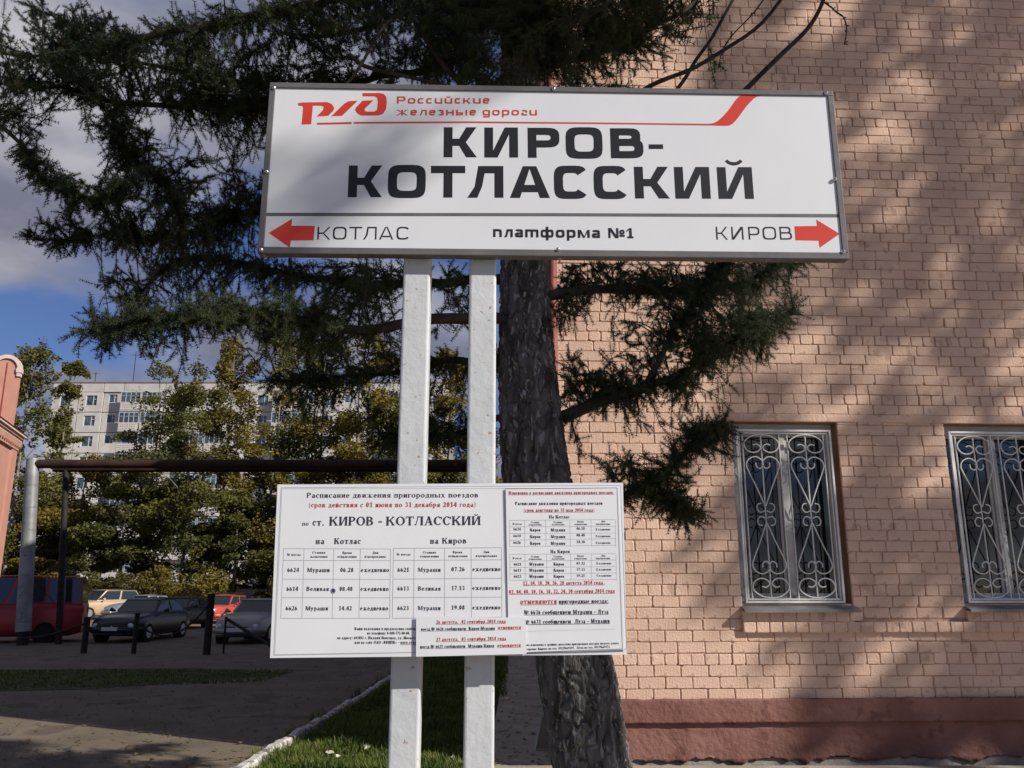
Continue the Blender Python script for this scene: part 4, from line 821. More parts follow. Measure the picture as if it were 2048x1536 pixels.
bare = [  # leafless twigs above the sign and by the wall
 ([W_(1245, 215, 5.4), W_(1300, 168, 5.4), W_(1390, 130, 5.4), W_(1480, 80, 5.4), W_(1570, -12, 5.4)], .013, .008),
 ([W_(1335, 200, 5.5), W_(1385, 120, 5.5), W_(1430, 60, 5.5), W_(1480, -20, 5.5)], .010, .007),
 ([W_(1480, 190, 5.2), W_(1560, 112, 5.2), W_(1610, 62, 5.2), W_(1650, -20, 5.2)], .012, .009),
 ([W_(1645, 2, 5.2), W_(1662, 22, 5.2), W_(1680, 35, 5.2), W_(1688, 62, 5.2), W_(1683, 98, 5.2)], .004, .0025),
 ([W_(700, 110, 5.2), W_(740, 128, 5.2), W_(830, 150, 5.2), W_(900, 175, 5.2)], .011, .007),
 ([W_(1540, -20, 5.3), W_(1490, 45, 5.3), W_(1455, 95, 5.3), W_(1440, 135, 5.3)], .004, .002),
 ([W_(1400, 572, 6.8), W_(1470, 560, 6.8), W_(1530, 535, 6.8), W_(1580, 510, 6.8)], .014, .008)]
LP = []; LIMB_C = []   # sampled limb points with radius
def add_limb(P, r0, r1, name='branch', knobs=0):
    C = catmull(P, 6); n = len(C); C = [c + Vector((noise.noise(c * 2.2), noise.noise(c * 2.2 + Vector((9, 0, 0))), noise.noise(c * 2.2 + Vector((0, 9, 0))))) * .05 * min(1, i / 4) for i, c in enumerate(C)]
    mb = MB(); mb.tube(C, [r0 + (r1 - r0) * i / (n - 1) for i in range(n)], 8)
    for i in range(knobs):
        k = random.randrange(n - 1); q = C[k].lerp(C[k + 1], random.random()); d = Vector((random.uniform(-1, 1), random.uniform(-1, 1), random.uniform(-1, 1))).normalized(); mb.tube([q, q + d * random.uniform(.012, .03)], [.006, .003], 4)
    mb.build(name, M['twig'], larch); return C
for P, a, b in limbs:
    C = add_limb(P, a, min(b, .004)); LIMB_C.append(C); LP += [(c, i / len(C)) for i, c in enumerate(C)][2:]
for P, a, b in bare: add_limb(P, a * 1.5, b * 1.5, 'bare_branch', 22)
# upper crown limbs
for k in range(26):
    z = random.uniform(6.2, 12.5); a = k * 2.4; L = (2.7 - .14 * (z - 6)) * random.uniform(.8, 1.1); i = max(j for j in range(len(tp)) if tp[j].z <= z); i = min(i, len(tp) - 2); f_ = (z - tp[i].z) / (tp[i + 1].z - tp[i].z); b0 = tp[i].lerp(tp[i + 1], f_)
    P = [b0, b0 + Vector((math.cos(a) * L * .4, math.sin(a) * L * .4, .15)), b0 + Vector((math.cos(a) * L * .75, math.sin(a) * L * .75, .12)), b0 + Vector((math.cos(a) * L, math.sin(a) * L, .3))]
    C = add_limb(P, .04, .01); LP += [(c, i / len(C)) for i, c in enumerate(C)][4:]
# brush twigs: short shoots with needle rosettes
def brush(n_tuft, per, rnd):
    V = []; Fc = []; 
    for i in range(4):   # stem
        pass
    def ax(t): return np.array([t, .05 * math.sin(3 * t + rnd), -.10 * t * t])
    segs = 4
    for i in range(segs):
        a, b = ax(i / segs), ax((i + 1) / segs); n0 = len(V); r = .014
        V += [a + [0, r, -r * .6], a + [0, -r, -r * .6], a + [0, 0, r], b + [0, r, -r * .6], b + [0, -r, -r * .6], b + [0, 0, r]]
        for k in range(3): k2 = (k + 1) % 3; Fc += [(n0 + k, n0 + k2, n0 + 3 + k2), (n0 + k, n0 + 3 + k2, n0 + 3 + k)]
    nst = len(Fc)
    for i in range(n_tuft):
        t = (i + .5 + RS.uniform(-.3, .3)) / n_tuft; c = ax(t); a0 = RS.uniform(0, 6.28)
        for k in range(per):
            a = a0 + 2 * PI * k / per + RS.uniform(-.3, .3); f_ = RS.uniform(.1, .9); L = .20 * RS.uniform(.7, 1.25) * (1.1 - .35 * t); d = np.array([f_, math.cos(a), math.sin(a) + .1]); d /= np.linalg.norm(d)
            s = np.cross(d, RS.normal(size=3)); s /= np.linalg.norm(s); n0 = len(V); wd = .0125
            V += [c + s * wd, c - s * wd, c + d * L]; Fc.append((n0, n0 + 1, n0 + 2))
    return np.array(V, np.float32), np.array(Fc, np.int32), nst
BR = [brush(10, 9, r) for r in (0, 1.5, 3, 4.5)]
twigs = []   # (pos, dir, length)
stems = MB()
LPp = np.array([p for p, _ in LP])
def sprout(A, near=None, ntw=9, r=.006, Lt=(.08, .17)):
    d2 = ((LPp - np.array(A)) ** 2).sum(1) + RS.uniform(0, .03, len(LPp)); i = int(d2.argmin()); P = Vector(LPp[i]); A = Vector(A); D_ = A - P; L = D_.length
    if L > 1.9: return
    mid = P.lerp(A, .5) + Vector((random.uniform(-.08, .08), random.uniform(-.08, .08), .06 + random.uniform(-.05, .08)))
    C = catmull([P, mid, A], 4); n = len(C); stems.tube(C, [r - (r - .0025) * k / (n - 1) for k in range(n)], 4, False)
    for k in range(ntw):
        t = .12 + .88 * (k + random.random()) / ntw; q = t * (n - 1); j = min(int(q), n - 2); b = C[j].lerp(C[j + 1], q - j); dr = (C[j + 1] - C[j]).normalized()
        sd_ = Vector((random.gauss(0, 1), random.gauss(0, 1), random.gauss(0, .7))); dd = dr * random.uniform(.3, 1.2) + sd_.normalized() * .9 + Vector((0, 0, -.45 if random.random() < .55 else .1)); twigs.append((b, dd.normalized(), random.uniform(*Lt)))
    twigs.append((A, (D_.normalized() + Vector((0, 0, -.3))).normalized(), random.uniform(*Lt)))
regions = [  # px, py, rx, ry, D, spread, count
 (1040, 40, 200, 150, 5.7, .5, 150), (1180, 30, 150, 90, 5.8, .5, 60), (1250, 80, 110, 70, 6.2, .3, 40), (1320, 20, 60, 40, 6.3, .3, 12), (880, 60, 170, 110, 5.6, .6, 60), (980, 100, 170, 80, 6.3, .4, 60), (1190, 150, 80, 35, 6.2, .3, 12),
 (700, 20, 170, 60, 5.6, .4, 45), (650, 130, 180, 90, 6.6, .6, 75), (480, 200, 180, 70, 6.4, .5, 60), (470, 90, 160, 80, 5.8, .6, 36), (250, 110, 160, 80, 6.2, .8, 50), (130, 160, 150, 60, 6.3, .5, 30), (80, 60, 130, 60, 5.8, .6, 24),
 (30, 230, 50, 50, 6.3, .3, 8), (250, 270, 50, 60, 6.3, .3, 12), (480, 300, 80, 90, 6.4, .5, 30), (300, 370, 110, 60, 6.4, .4, 26), (180, 390, 90, 40, 6.1, .3, 12), (70, 340, 40, 60, 6.0, .2, 5), (330, 470, 150, 60, 6.8, .3, 34), (470, 430, 80, 70, 6.7, .4, 26), (200, 440, 70, 60, 6.8, .3, 10), (160, 490, 70, 20, 7.0, .2, 6),
 (330, 570, 90, 60, 7.2, .5, 16), (470, 570, 90, 60, 7.2, .5, 24), (640, 600, 150, 70, 6.6, .7, 42), (700, 560, 130, 40, 6.2, .7, 22), (560, 660, 110, 60, 5.6, .5, 30), (420, 630, 70, 40, 5.3, .3, 9), (270, 640, 70, 30, 5.3, .2, 7), (230, 690, 30, 40, 7.5, .2, 3), (340, 690, 70, 30, 5.5, .3, 6),
 (720, 700, 110, 80, 6.6, .6, 26), (640, 790, 110, 60, 7.1, .3, 20), (900, 560, 60, 30, 6.1, .4, 8), (890, 640, 40, 40, 5.8, .4, 4), (900, 820, 60, 90, 6.6, .5, 18), (800, 860, 70, 50, 6.7, .3, 10), (960, 700, 40, 120, 6.2, .2, 10), (700, 440, 140, 60, 6.4, .4, 20), (860, 330, 160, 120, 6.6, .4, 20),
 (1200, 560, 110, 30, 6.4, .3, 22), (1330, 570, 110, 40, 6.6, .3, 24), (1180, 620, 80, 30, 6.3, .3, 9), (1440, 620, 130, 65, 6.2, .35, 40), (1540, 560, 60, 45, 6.8, .2, 12), (1330, 690, 120, 80, 6.1, .3, 34), (1450, 690, 90, 50, 6.4, .2, 24), (1520, 660, 60, 30, 6.5, .2, 10), (1210, 780, 80, 40, 6.1, .25, 22), (1290, 810, 90, 45, 6.1, .25, 18), (1400, 770, 60, 40, 6.2, .2, 8), (1160, 720, 40, 20, 6.0, .1, 3), (1130, 660, 15, 20, 5.8, .1, 3),
 (1300, 950, 90, 40, 5.6, .2, 9), (1400, 890, 55, 35, 5.5, .15, 9), (1250, 935, 40, 30, 5.7, .1, 4), (1370, 1010, 40, 30, 5.6, .15, 5), (1310, 1010, 60, 30, 5.7, .1, 5), (1150, 885, 20, 15, 5.9, .1, 2)]
regions += [(200, 400, 110, 60, 6.2, .3, 10), (110, 455, 60, 40, 6.9, .2, 5), (360, 420, 140, 120, 6.6, .4, 18), (480, 480, 70, 80, 6.7, .4, 10), (60, 100, 110, 80, 6.0, .5, 8), (330, 150, 200, 90, 6.3, .5, 14), (220, 600, 80, 50, 7.4, .2, 9), (320, 640, 120, 50, 6.5, .4, 16), (190, 665, 40, 20, 5.3, .1, 3), (40, 190, 60, 30, 6.3, .2, 10), (300, 250, 130, 60, 6.4, .4, 18)]
for (px, py, rx, ry, D, sp, n) in regions:
    for _ in range(n):
        a = random.uniform(0, 2 * PI); r = math.sqrt(random.random()); sprout(at(px + rx * r * math.cos(a), py + ry * r * math.sin(a), D + random.uniform(-sp, sp)) - LT)
for C in LIMB_C[:15]:
    for k in range(int(len(C) * 9)):
        t = .25 + .75 * random.random(); q = t * (len(C) - 1.01); j = int(q); b = C[j].lerp(C[j + 1], q - j); dr = (C[j + 1] - C[j]).normalized(); dd = dr * .5 + Vector((random.gauss(0, 1), random.gauss(0, 1), random.gauss(-.3, .8))); twigs.append((b, dd.normalized(), random.uniform(.10, .20)))
nview = len(twigs)
for k in range(420):
    z = random.uniform(6.2, 14.5); a = random.uniform(0, 2 * PI); r = (2.9 - .19 * (z - 6)) * math.sqrt(random.uniform(.05, 1)); sprout(Vector((tp[-2].x + math.cos(a) * r, math.sin(a) * r, z)), Lt=(.31, .5), ntw=6)
VV = []; FF = []; MI = []; b0 = 0
for vi in range(4):
    tv, tf, nst = BR[vi]; sel = twigs[vi::4]; n = len(sel)
    P = np.array([t[0] for t in sel]); X = np.array([t[1] for t in sel]); L = np.array([t[2] for t in sel])
    up_ = RS.normal(size=(n, 3)); Y = np.cross(up_, X); Y /= np.linalg.norm(Y, axis=1)[:, None]; Z = np.cross(X, Y)
    Rm = np.stack([X, Y, Z], axis=2) * L[:, None, None]; sc = np.where(L > .3, 1, .155 / L)  # keep needle length real
    v = np.broadcast_to(tv[None], (n,) + tv.shape).copy(); v[:, :, 1] *= sc[:, None]; v[:, :, 2] *= sc[:, None]
    v = np.einsum('nij,nkj->nki', Rm, v) + P[:, None, :]; VV.append(v.reshape(-1, 3)); FF.append((tf[None] + (np.arange(n) * len(tv))[:, None, None] + b0).reshape(-1, 3)); b0 += n * len(tv)
    mi = np.zeros((n, len(tf)), np.int32); mi[:] = (RS.rand(n) < .13)[:, None].astype(int); mi[:, :nst] = 2; MI.append(mi.ravel())
print('twigs', len(twigs), nview, 'tris', sum(len(f) for f in FF))
o = link('needles', fast('needles', np.concatenate(VV), np.concatenate(FF), mi=np.concatenate(MI)), [M['needle'], M['needle_b'], M['twig']], larch); o['kind'] = 'stuff'
o = stems.build('side_twigs', M['twig'], larch); o['kind'] = 'stuff'
# ------------------------------------------------------------------ leafy trees
def crown_mesh(name, lobes, n, size, rnd, dens_noise=.5):
    rs = np.random.RandomState(rnd); V = []; C = []; w_ = np.array([l[3] * l[4] * l[5] for l in lobes]); w_ /= w_.sum(); cl = []
    pts = []
    while len(pts) < n:
        l = lobes[rs.choice(len(lobes), p=w_)]; d = rs.normal(size=3); d /= np.linalg.norm(d); r = rs.uniform(.15, 1) ** .5; q = np.array(l[:3]) + d * np.array(l[3:6]) * r
        if noise.noise(Vector(q * dens_noise) + Vector((rnd, 0, 0))) + .15 * noise.noise(Vector(q * dens_noise * 3.1)) < -.01: continue
        pts.append(q)
    P = np.array(pts); a = rs.normal(size=(n, 3)); a[:, 2] *= .5; a /= np.linalg.norm(a, axis=1)[:, None]; b = np.cross(a, rs.normal(size=(n, 3))); b /= np.linalg.norm(b, axis=1)[:, None]; s = (size * rs.uniform(.5, 1.25, n))[:, None]
    V = np.stack([P - a * s, P - b * s * .55, P + a * s, P + b * s * .55], 1).reshape(-1, 3); Fq = np.arange(4 * n).reshape(n, 4)
    return fast(name, V, Fq)
def leaf_tree(name, loc, h, wdt, mat, label, group=None, n=9000, size=.16, seed=0, trunk=.16, base=.18, cat='tree', dn=.5):
    r = random.Random(seed); e = empty(name, Matrix.Translation(loc), label, cat, group); lobes = []; mb = MB(); top = Vector((r.uniform(-.3, .3), 0, h * .93))
    mb.tube(catmull([(0, 0, -.1), (r.uniform(-.2, .2), 0, h * .35), (r.uniform(-.3, .3), .1, h * .7), top], 4), [trunk * (1 - .9 * i / 12) for i in range(13)], 8)
    o = mb.build('trunk', M['birch_trunk'] if mat in ('birch', 'birch_y') else M['twig'], e); nl = 15
    lm = MB()
    for i in range(nl):
        f_ = base + (1 - base) * (i + .5) / nl; z = h * f_; a = i * 2.4 + r.uniform(-.5, .5); rr = wdt * .5 * math.sin(PI * min(1, (f_ - base) / (1 - base) * .82 + .18)) ** .8; d = rr * r.uniform(.35, .75)
        c = (math.cos(a) * d, math.sin(a) * d, z); lobes.append((*c, rr * r.uniform(.42, .6), rr * r.uniform(.42, .6), h * r.uniform(.045, .085))); lm.tube([(0, 0, z - h * .1), (c[0] * .5, c[1] * .5, z - h * .03), c], [trunk * .3, trunk * .18, trunk * .06], 5)
    lobes.append((0, 0, h * .95, wdt * .16, wdt * .16, h * .06)); lobes.append((wdt * .06, 0, h * .88, wdt * .24, wdt * .24, h * .07))
    lm.build('limbs', M['birch_trunk'] if mat in ('birch', 'birch_y') else M['twig'], e)
    link('crown', crown_mesh('crown', lobes, n, size, seed, dn), [M[mat]], e); return e
def gz(px, D): return Vector(((px - 1024) / F * D * 1.04, D, 0))
TT = [ # px, D, top y, width m, material, label
 (70, 62, 672, 7.5, 'birch', 'tall green birch behind the pink building, leftmost of the row'), (150, 66, 700, 5.0, 'birch', 'narrow green tree in front of the left edge of the panel block'),
 (20, 70, 730, 7, 'birch_y', 'yellowish tree behind the arched gable at the left edge'), (200, 58, 905, 7, 'birch_y', 'low yellow-topped tree before the flat wall of the panel block'),
 (330, 60, 732, 7.5, 'birch', 'broad green poplar in front of the panel block balconies'), (400, 56, 728, 7, 'birch', 'dense green poplar rising above the silver hatchback'), (290, 54, 950, 7.5, 'birch', 'dark bushy tree behind the dark parked saloon'),
 (470, 64, 675, 7, 'birch_y', 'tall yellow-green birch left of the timetable, its top by the larch twigs'), (560, 60, 640, 8, 'birch_y', 'tall birch turning yellow, just left of the left white post'), (650, 66, 640, 8, 'birch', 'tall green birch seen beyond the timetable'), (740, 62, 665, 8, 'birch_y', 'yellowing birch close to the left white post'),
 (800, 52, 800, 9, 'birch', 'green tree filling the gap behind the left white post'), (900, 60, 690, 7, 'birch_y', 'yellow-crowned tree seen between the two white posts'), (940, 50, 830, 8, 'birch', 'low dark tree between the posts and the larch trunk'), (620, 50, 850, 8, 'birch', 'rounded green tree beyond the horizontal pipe'), (700, 48, 900, 7, 'bush', 'olive tree just above the timetable edge'), (500, 48, 980, 6, 'birch', 'small tree left of the timetable corner'), (110, 52, 1000, 5.5, 'birch_y', 'small yellow tree framed by the pipe gate')]
for i, (px, D, ty, wd, mt, lab) in enumerate(TT):
    k_ = max(D, 61 + i % 5) / D; D *= k_; wd *= k_
    top = at(px, ty, D).z; b = gz(px, D); leaf_tree('birch_tree' if mt != 'bush' else 'leafy_tree', b, top, wd, mt, lab, 'trees in front of the panel block', n=17000, size=.135, seed=i + 3, base=.10, dn=.62)
# bushes along the lot
BUS = [(190, 52, 5.5, 3.0), (260, 50, 6, 2.6), (330, 50, 6, 2.8), (410, 48, 6, 3.2), (480, 55, 6, 2.4), (560, 55, 6.5, 2.6), (90, 55, 6, 3.0), (640, 52, 6, 3), (720, 52, 6, 3.4), (810, 52, 6, 3.5), (900, 50, 6, 3.6), (20, 50, 5, 3.2)]
BL = ['tawny bush behind the gold off-roader', 'brown-green bush above the silver saloon', 'olive bush behind the dark parked saloon', 'yellowish bush behind the tall chain post', 'low bush behind the red car', 'bush at the left edge of the timetable', 'bush beyond the roof of the red minibus', 'bush hidden behind the timetable, first from its left edge', 'bush beyond the lot, left of the left white post', 'bush seen past the left white post', 'bush between the white posts above the board', 'bush left of the lagged pipe leg']
for i, (px, D, wd, h) in enumerate(BUS):
    D += 8; h *= 1.1
    r = random.Random(i); b = gz(px, D); e = empty('bush', Matrix.Translation(b), BL[i], 'bush', 'bushes at the far side of the lot'); lobes = [(r.uniform(-1, 1) * wd * .35, r.uniform(-1, 1), h * r.uniform(.12, .75), wd * r.uniform(.14, .3), wd * .2, h * r.uniform(.12, .3)) for _ in range(9)]
    link('foliage', crown_mesh('foliage', lobes, 6000, .10, i + 60, 1.1), [M['bush'] if i % 3 else M['birch_y']], e)
    mb = MB(); [mb.tube([(0, 0, 0), (l[0] * .5, l[1] * .5, l[2] * .6), l[:3]], [.05, .03, .01], 5) for l in lobes[:5]]; mb.build('stems', M['twig'], e)
# trees beside and behind the viewpoint: they shade the larch, the facade and the pavement
st = leaf_tree('shade_tree', Vector((14.0, -1.5, 0)), 19.5, 2.9, 'birch', 'tall dense poplar standing right of the viewpoint, shading the larch', 'trees beside the platform', n=8300, size=.19, seed=91, trunk=.3, base=.63, dn=1.1)
mb = MB(); mb.tube(catmull([(0, 0, 11.6), (-1.8, -.6, 11.4), (-3.4, -1.2, 10.9), (-4.6, -1.9, 10.2)], 4), [.07 - .005 * i for i in range(13)], 5); mb.build('long_limb', M['twig'], st)
link('long_limb_leaves', crown_mesh('long_limb_leaves', [(-3.3, -1.1, 10.95,   .5, .4, .16), (-4.2, -1.6, 10.5, .45, .3, .14)], 120, .09, 5, 1.5), [M['birch']], st)
leaf_tree('shade_tree', Vector((20.9, .3, 0)), 24.5, 3.4, 'birch', 'open slender poplar farther right, dappling the brick wall', 'trees beside the platform', n=4300, size=.16, seed=92, trunk=.2, base=.44, dn=1.3)
# ------------------------------------------------------------------ far panel block
BD = 112.0; bl0 = gz(118, BD); pb = empty('panel_apartment_block', Matrix.Translation(bl0), 'nine-storey pale panel apartment block with stacked glazed balconies behind the trees', 'building')
SH = 2.78; NF = 10; ZB = at(200, 765, BD).z; H0 = ZB - 1.3 - NF * SH; PWD = 3.25
bays = [('w', 3.6), ('w', 3.3), ('s', 2.7), ('b', 5.6), ('w', 3.2), ('b', 5.6), ('s', 2.7), ('w', 3.2), ('b', 5.6), ('w', 3.2), ('s', 2.7), ('w', 3.3), ('b', 5.6), ('w', 3.2)]
Wt = sum(b[1] for b in bays)
mb = MB(); mb.box(0, .42, 0, Wt, 12, ZB - .3); mb.build('core', M['panel_dark'], pb)
def cached(fn, key, store={}):
    if key not in store: store[key] = fn()
    return store[key]
def part(name, me, mat, parent, loc): o = link(name, me, mat, parent); o.location = loc; return o
def boxmesh(x0, y0, z0, x1, y1, z1): m_ = MB(); m_.box(x0, y0, z0, x1, y1, z1); return m_.mesh('panel')
def winmesh(w_, h_):
    m_ = MB(); t = .09; m_.box(0, 0, 0, w_, .06, t); m_.box(0, 0, h_ - t, w_, .06, h_); m_.box(0, 0, t, t, .06, h_ - t); m_.box(w_ - t, 0, t, w_, .06, h_ - t); m_.box(w_ * .62, 0, t, w_ * .62 + t, .06, h_ - t); m_.box(w_ * .62 + t, 0, h_ * .62, w_ - t, .06, h_ * .62 + .07); return m_.mesh('window')
def balc(w_):
    m_ = MB(); m_.box(0, -1.0, 0, w_, 0, .12)
    for i in range(int(w_ / .30)):
        for j in range(4): 
            x = .06 + i * .30; m_.box(x, -1.04, .16 + j * .24, x + .23, -1.0, .16 + j * .24 + .17)
    m_.box(0, -1.0, .12, w_, -.97, 1.12); m_.box(0, -1.03, 1.12, w_, -.95, 1.2); return m_.mesh('balcony')
def glz(w_):
    m_ = MB(); n = max(3, int(w_ / .62))
    for i in range(n + 1): x = (w_ - .07) * i / n; m_.box(x, -1.02, 1.2, x + .07, -.96, 2.55)
    m_.box(0, -1.03, 2.5, w_, -.95, 2.62); m_.box(0, -1.02, 2.0, w_, -.97, 2.05); return m_.mesh('balcony_frame')
for fl in range(NF):
    z = H0 + fl * SH; x = 0
    for bi, (kd, bw) in enumerate(bays):
        y = -.0 if kd != 's' else .14; gp = .05
        wx, wz, ww, wh = {'w': (bw * .30, .85, 1.5, 1.45), 's': (bw * .25, 1.3, 1.15, 1.15), 'b': (0, 0, 0, 0)}[kd]
        if kd != 'b':
            def pm(bw=bw, wx=wx, wz=wz, ww=ww, wh=wh, y=y):
                m_ = MB(); m_.box(gp, 0, gp, bw - gp, .24, wz); m_.box(gp, 0, wz + wh, bw - gp, .24, SH - gp); m_.box(gp, 0, wz, wx, .24, wz + wh); m_.box(wx + ww, 0, wz, bw - gp, .24, wz + wh); return m_.mesh('wall_panel')
            part('wall_panel', cached(pm, ('p', kd, bw)), M['panel'], pb, (x, y - .01, z)); f_ = part('window', cached(lambda ww=ww, wh=wh: winmesh(ww, wh), ('w', ww)), M['blue_frame'], pb, (x + wx, y + .08, z + wz)); part('pane', cached(lambda ww=ww, wh=wh: boxmesh(.0, 0, .0, ww, .02, wh), ('g', ww)), M['pane_far'], f_, (0, .05, 0))
        else:
            part('wall_panel', cached(lambda bw=bw: boxmesh(gp, 0, gp, bw - gp, .1, SH - gp), ('b', bw)), M['panel'], pb, (x, .12, z))
            for k in range(2):
                w2 = bw / 2 - .12; bo = part('balcony', cached(lambda w2=w2: balc(w2), ('B', w2)), M['balcony'], pb, (x + .08 + k * bw / 2, .1, z))
                if random.random() < .75: part('balcony_frame', cached(lambda w2=w2: glz(w2), ('G', w2)), M['blue_frame'], bo, (0, 0, 0)); part('pane', cached(lambda w2=w2: boxmesh(.02, -.98, 1.2, w2 - .02, -.97, 2.52), ('gg', w2)), M['pane_far'], bo, (0, 0, 0))
                else: part('window', cached(lambda: boxmesh(.4, -.02, .2, 2.0, .0, 2.3), 'door'), M['pane_far'], bo, (0, 0, 0))
        x += bw
x = 0
for kd, bw in bays: part('parapet_panel', cached(lambda bw=bw: boxmesh(.04, -.03, 0, bw - .04, .2, 1.25), ('pp', bw)), M['panel'], pb, (x, 0, ZB - 1.3)); x += bw
mb = MB(); mb.box(-.1, -.12, ZB - .04, Wt + .1, 12.1, ZB + .08); mb.build('roof', M['panel_dark'], pb)
for (xx, hh) in ((4, 2.2), (9.3, 5.2), (18, 3)): mb = MB(); mb.tube([(xx, 3, ZB), (xx, 3, ZB + hh)], .05, 5); mb.tube([(xx - .6, 3, ZB + hh * .9), (xx + .6, 3, ZB + hh * .9)], .03, 4); mb.build('antenna', M['iron'], pb)
# ------------------------------------------------------------------ pink building at the left edge
PD = 44.0
pk = empty('pink_building', Matrix.Translation((at(30, 900, PD).x, PD, 0)) @ Matrix.Rotation(math.radians(17.5), 4, 'Z'), 'pink plastered building with red roof and white arched gable at the left edge', 'building')
ez = at(60, 868, PD).z
mb = MB(); mb.box(-9, -6, 0, -.0, 0, ez - .85); mb.build('wall', M['pink'], pk)
mb = MB(); mb.box(-.6, -.9, 0, .10, .10, ez - .9); mb.build('pilaster', M['pink'], pk)
mb = MB(); mb.box(-9, -6, ez - .88, .14, .14, ez - .70); mb.build('string_course', M['pink'], pk)
for k in range(14): y_ = -.05 - k * .42; mb = MB(); mb.box(.08, y_, ez - .70, .24, y_ + .2, ez - .42); mb.build('dentil', M['pink'], pk)
mb = MB(); mb.box(-9, -6, ez - .70, .08, .08, ez - .40); mb.build('frieze', M['pink'], pk)
for i, (o_, z0, z1) in enumerate(((.22, ez - .41, ez - .30), (.30, ez - .297, ez - .17), (.40, ez - .167, ez - .05))): mb = MB(); mb.box(-9, -6, z0, o_, o_, z1); mb.build('cornice', M['pink_white'] if i != 1 else M['pink'], pk)
mb = MB(); mb.add([(-9.3, -6.3, ez - .045), (.46, -6.3, ez - .045), (.46, .46, ez - .045), (-9.3, .46, ez - .045), (-5.2, -3.6, ez + 1.7), (-3.4, -3.6, ez + 1.7), (-3.4, -2.6, ez + 1.7), (-5.2, -2.6, ez + 1.7)], [(0, 3, 2, 1), (4, 5, 6, 7), (0, 1, 5, 4), (1, 2, 6, 5), (2, 3, 7, 6), (3, 0, 4, 7)]); mb.build('roof', M['red_roof'], pk)
# arched gable
gy = -1.6; a175 = math.radians(17.5); gP = Plane(pk.matrix_world.translation.x + 1.6 * math.sin(a175), PD - 1.6 * math.cos(a175), a175); gx_, gt = gP.loc(12, 712); gr_ = .62; gc = gP.loc(39, 770)[0] - gr_ - .06
arc = [(gc + gr_ * math.cos(math.radians(a)), gt - gr_ + gr_ * math.sin(math.radians(a))) for a in range(0, 181, 12)]
body = [(gc + gr_ - .02, ez + .0)] + arc + [(gc - gr_, ez)]; n_ = len(body)
mb = MB(); mb.add([(x, gy, z) for x, z in body] + [(x, gy + .35, z) for x, z in body], [tuple(range(n_)), tuple(range(n_, 2 * n_))[::-1]] + [(k, (k + 1) % n_, n_ + (k + 1) % n_, n_ + k) for k in range(n_)]); mb.build('gable', M['pink'], pk)
mb = MB(); ou = [(gc + (gr_ + .06) * math.cos(math.radians(a)), gt - gr_ + (gr_ + .06) * math.sin(math.radians(a))) for a in range(0, 181, 9)]; inn = [(gc + (gr_ - .13) * math.cos(math.radians(a)), gt - gr_ + (gr_ - .13) * math.sin(math.radians(a))) for a in range(0, 181, 9)]
V = [(x, gy - .10, z) for x, z in ou] + [(x, gy - .10, z) for x, z in inn] + [(x, gy + .3, z) for x, z in ou] + [(x, gy - .002, z) for x, z in inn]; k_ = len(ou)
mb.add(V, [(i, i + 1, k_ + i + 1, k_ + i) for i in range(k_ - 1)] + [(i, 2 * k_ + i, 2 * k_ + i + 1, i + 1) for i in range(k_ - 1)] + [(k_ + i, k_ + i + 1, 3 * k_ + i + 1, 3 * k_ + i) for i in range(k_ - 1)]); mb.build('arch_moulding', M['pink_white'], pk)
mb = MB(); mb.box(gc + gr_ - .16, gy - .12, gt - gr_ - .22, gc + gr_ + .09, gy + .3, gt - gr_); mb.box(gc + gr_ - .12, gy - .09, gt - gr_ - .42, gc + gr_ + .05, gy + .28, gt - gr_ - .23); mb.build('arch_impost', M['pink_white'], pk)
mb = MB(); mb.box(gc - .03, gy - .02, ez + .5, gc + .03, gy - .001, gt - .35); mb.build('slot', M['red_roof'], pk)
# ------------------------------------------------------------------ heating pipe gate
GD = 28.0
lg = at(62, 930, GD); lb = at(42, 1285, GD); zt = at(400, 928, GD).z
pg = empty('overhead_pipe', None, 'rusty overhead heating pipe bridging the lot entrance, with one silver lagged leg', 'pipe')
xr_ = at(962, 930, GD).x
mb = MB(); mb.tube([(lg.x + .18, GD, zt), (xr_, GD, zt)], .145, 14); mb.build('horizontal_pipe', M['rust'], pg)
mb = MB(); mb.tube([(lg.x + .5, GD + .55, zt - .10), (xr_, GD + .55, zt - .10)], .10, 10); mb.build('second_pipe', M['rust'], pg)
mb = MB(); mb.tube([(lg.x + .04, GD, zt + .17), (lb.x + .02, GD, .42)], [.20, .235], 14); mb.build('lagged_leg', M['lagging'], pg)
for k in range(7): z = .7 + k * .72; f_ = (z - .42) / (zt + .17 - .42); x = lb.x + .02 + (lg.x + .02 - lb.x) * f_; f_ <= 1 and (lambda m_: (m_.tube([(x, GD, z), (x, GD, z + .04)], .240 - .035 * f_, 14), m_.build('lagging_band', M['tin'], pg)))(MB())
mb = MB(); mb.tube([(lb.x + .05, GD, -.1), (lb.x + .05, GD, .45)], .17, 10); mb.build('pipe_stub', M['iron'], pg)
lx0, lx1 = at(132, 940, GD + .55).x, at(117, 1290, GD + .55).x
mb = MB(); mb.tube([(lx0, GD + .55, zt), (lx1, GD + .55, -.05)], .10, 10); mb.build('thin_leg', M['iron'], pg)
mb = MB(); mb.tube([(lg.x - .2, GD + .1, at(90, 1098, GD).z), (lx0 - .05, GD + .5, at(120, 1100, GD).z)], .03, 6); mb.tube([(lg.x + .3, GD + .1, at(90, 1140, GD).z), (lx0 - .1, GD + .5, at(120, 1190, GD).z)], .015, 5); mb.build('cross_brace', M['iron'], pg)
mb = MB(); mb.tube([(xr_, GD, zt), (xr_, GD, -.05)], .165, 12); mb.build('far_leg', M['rust'], pg)
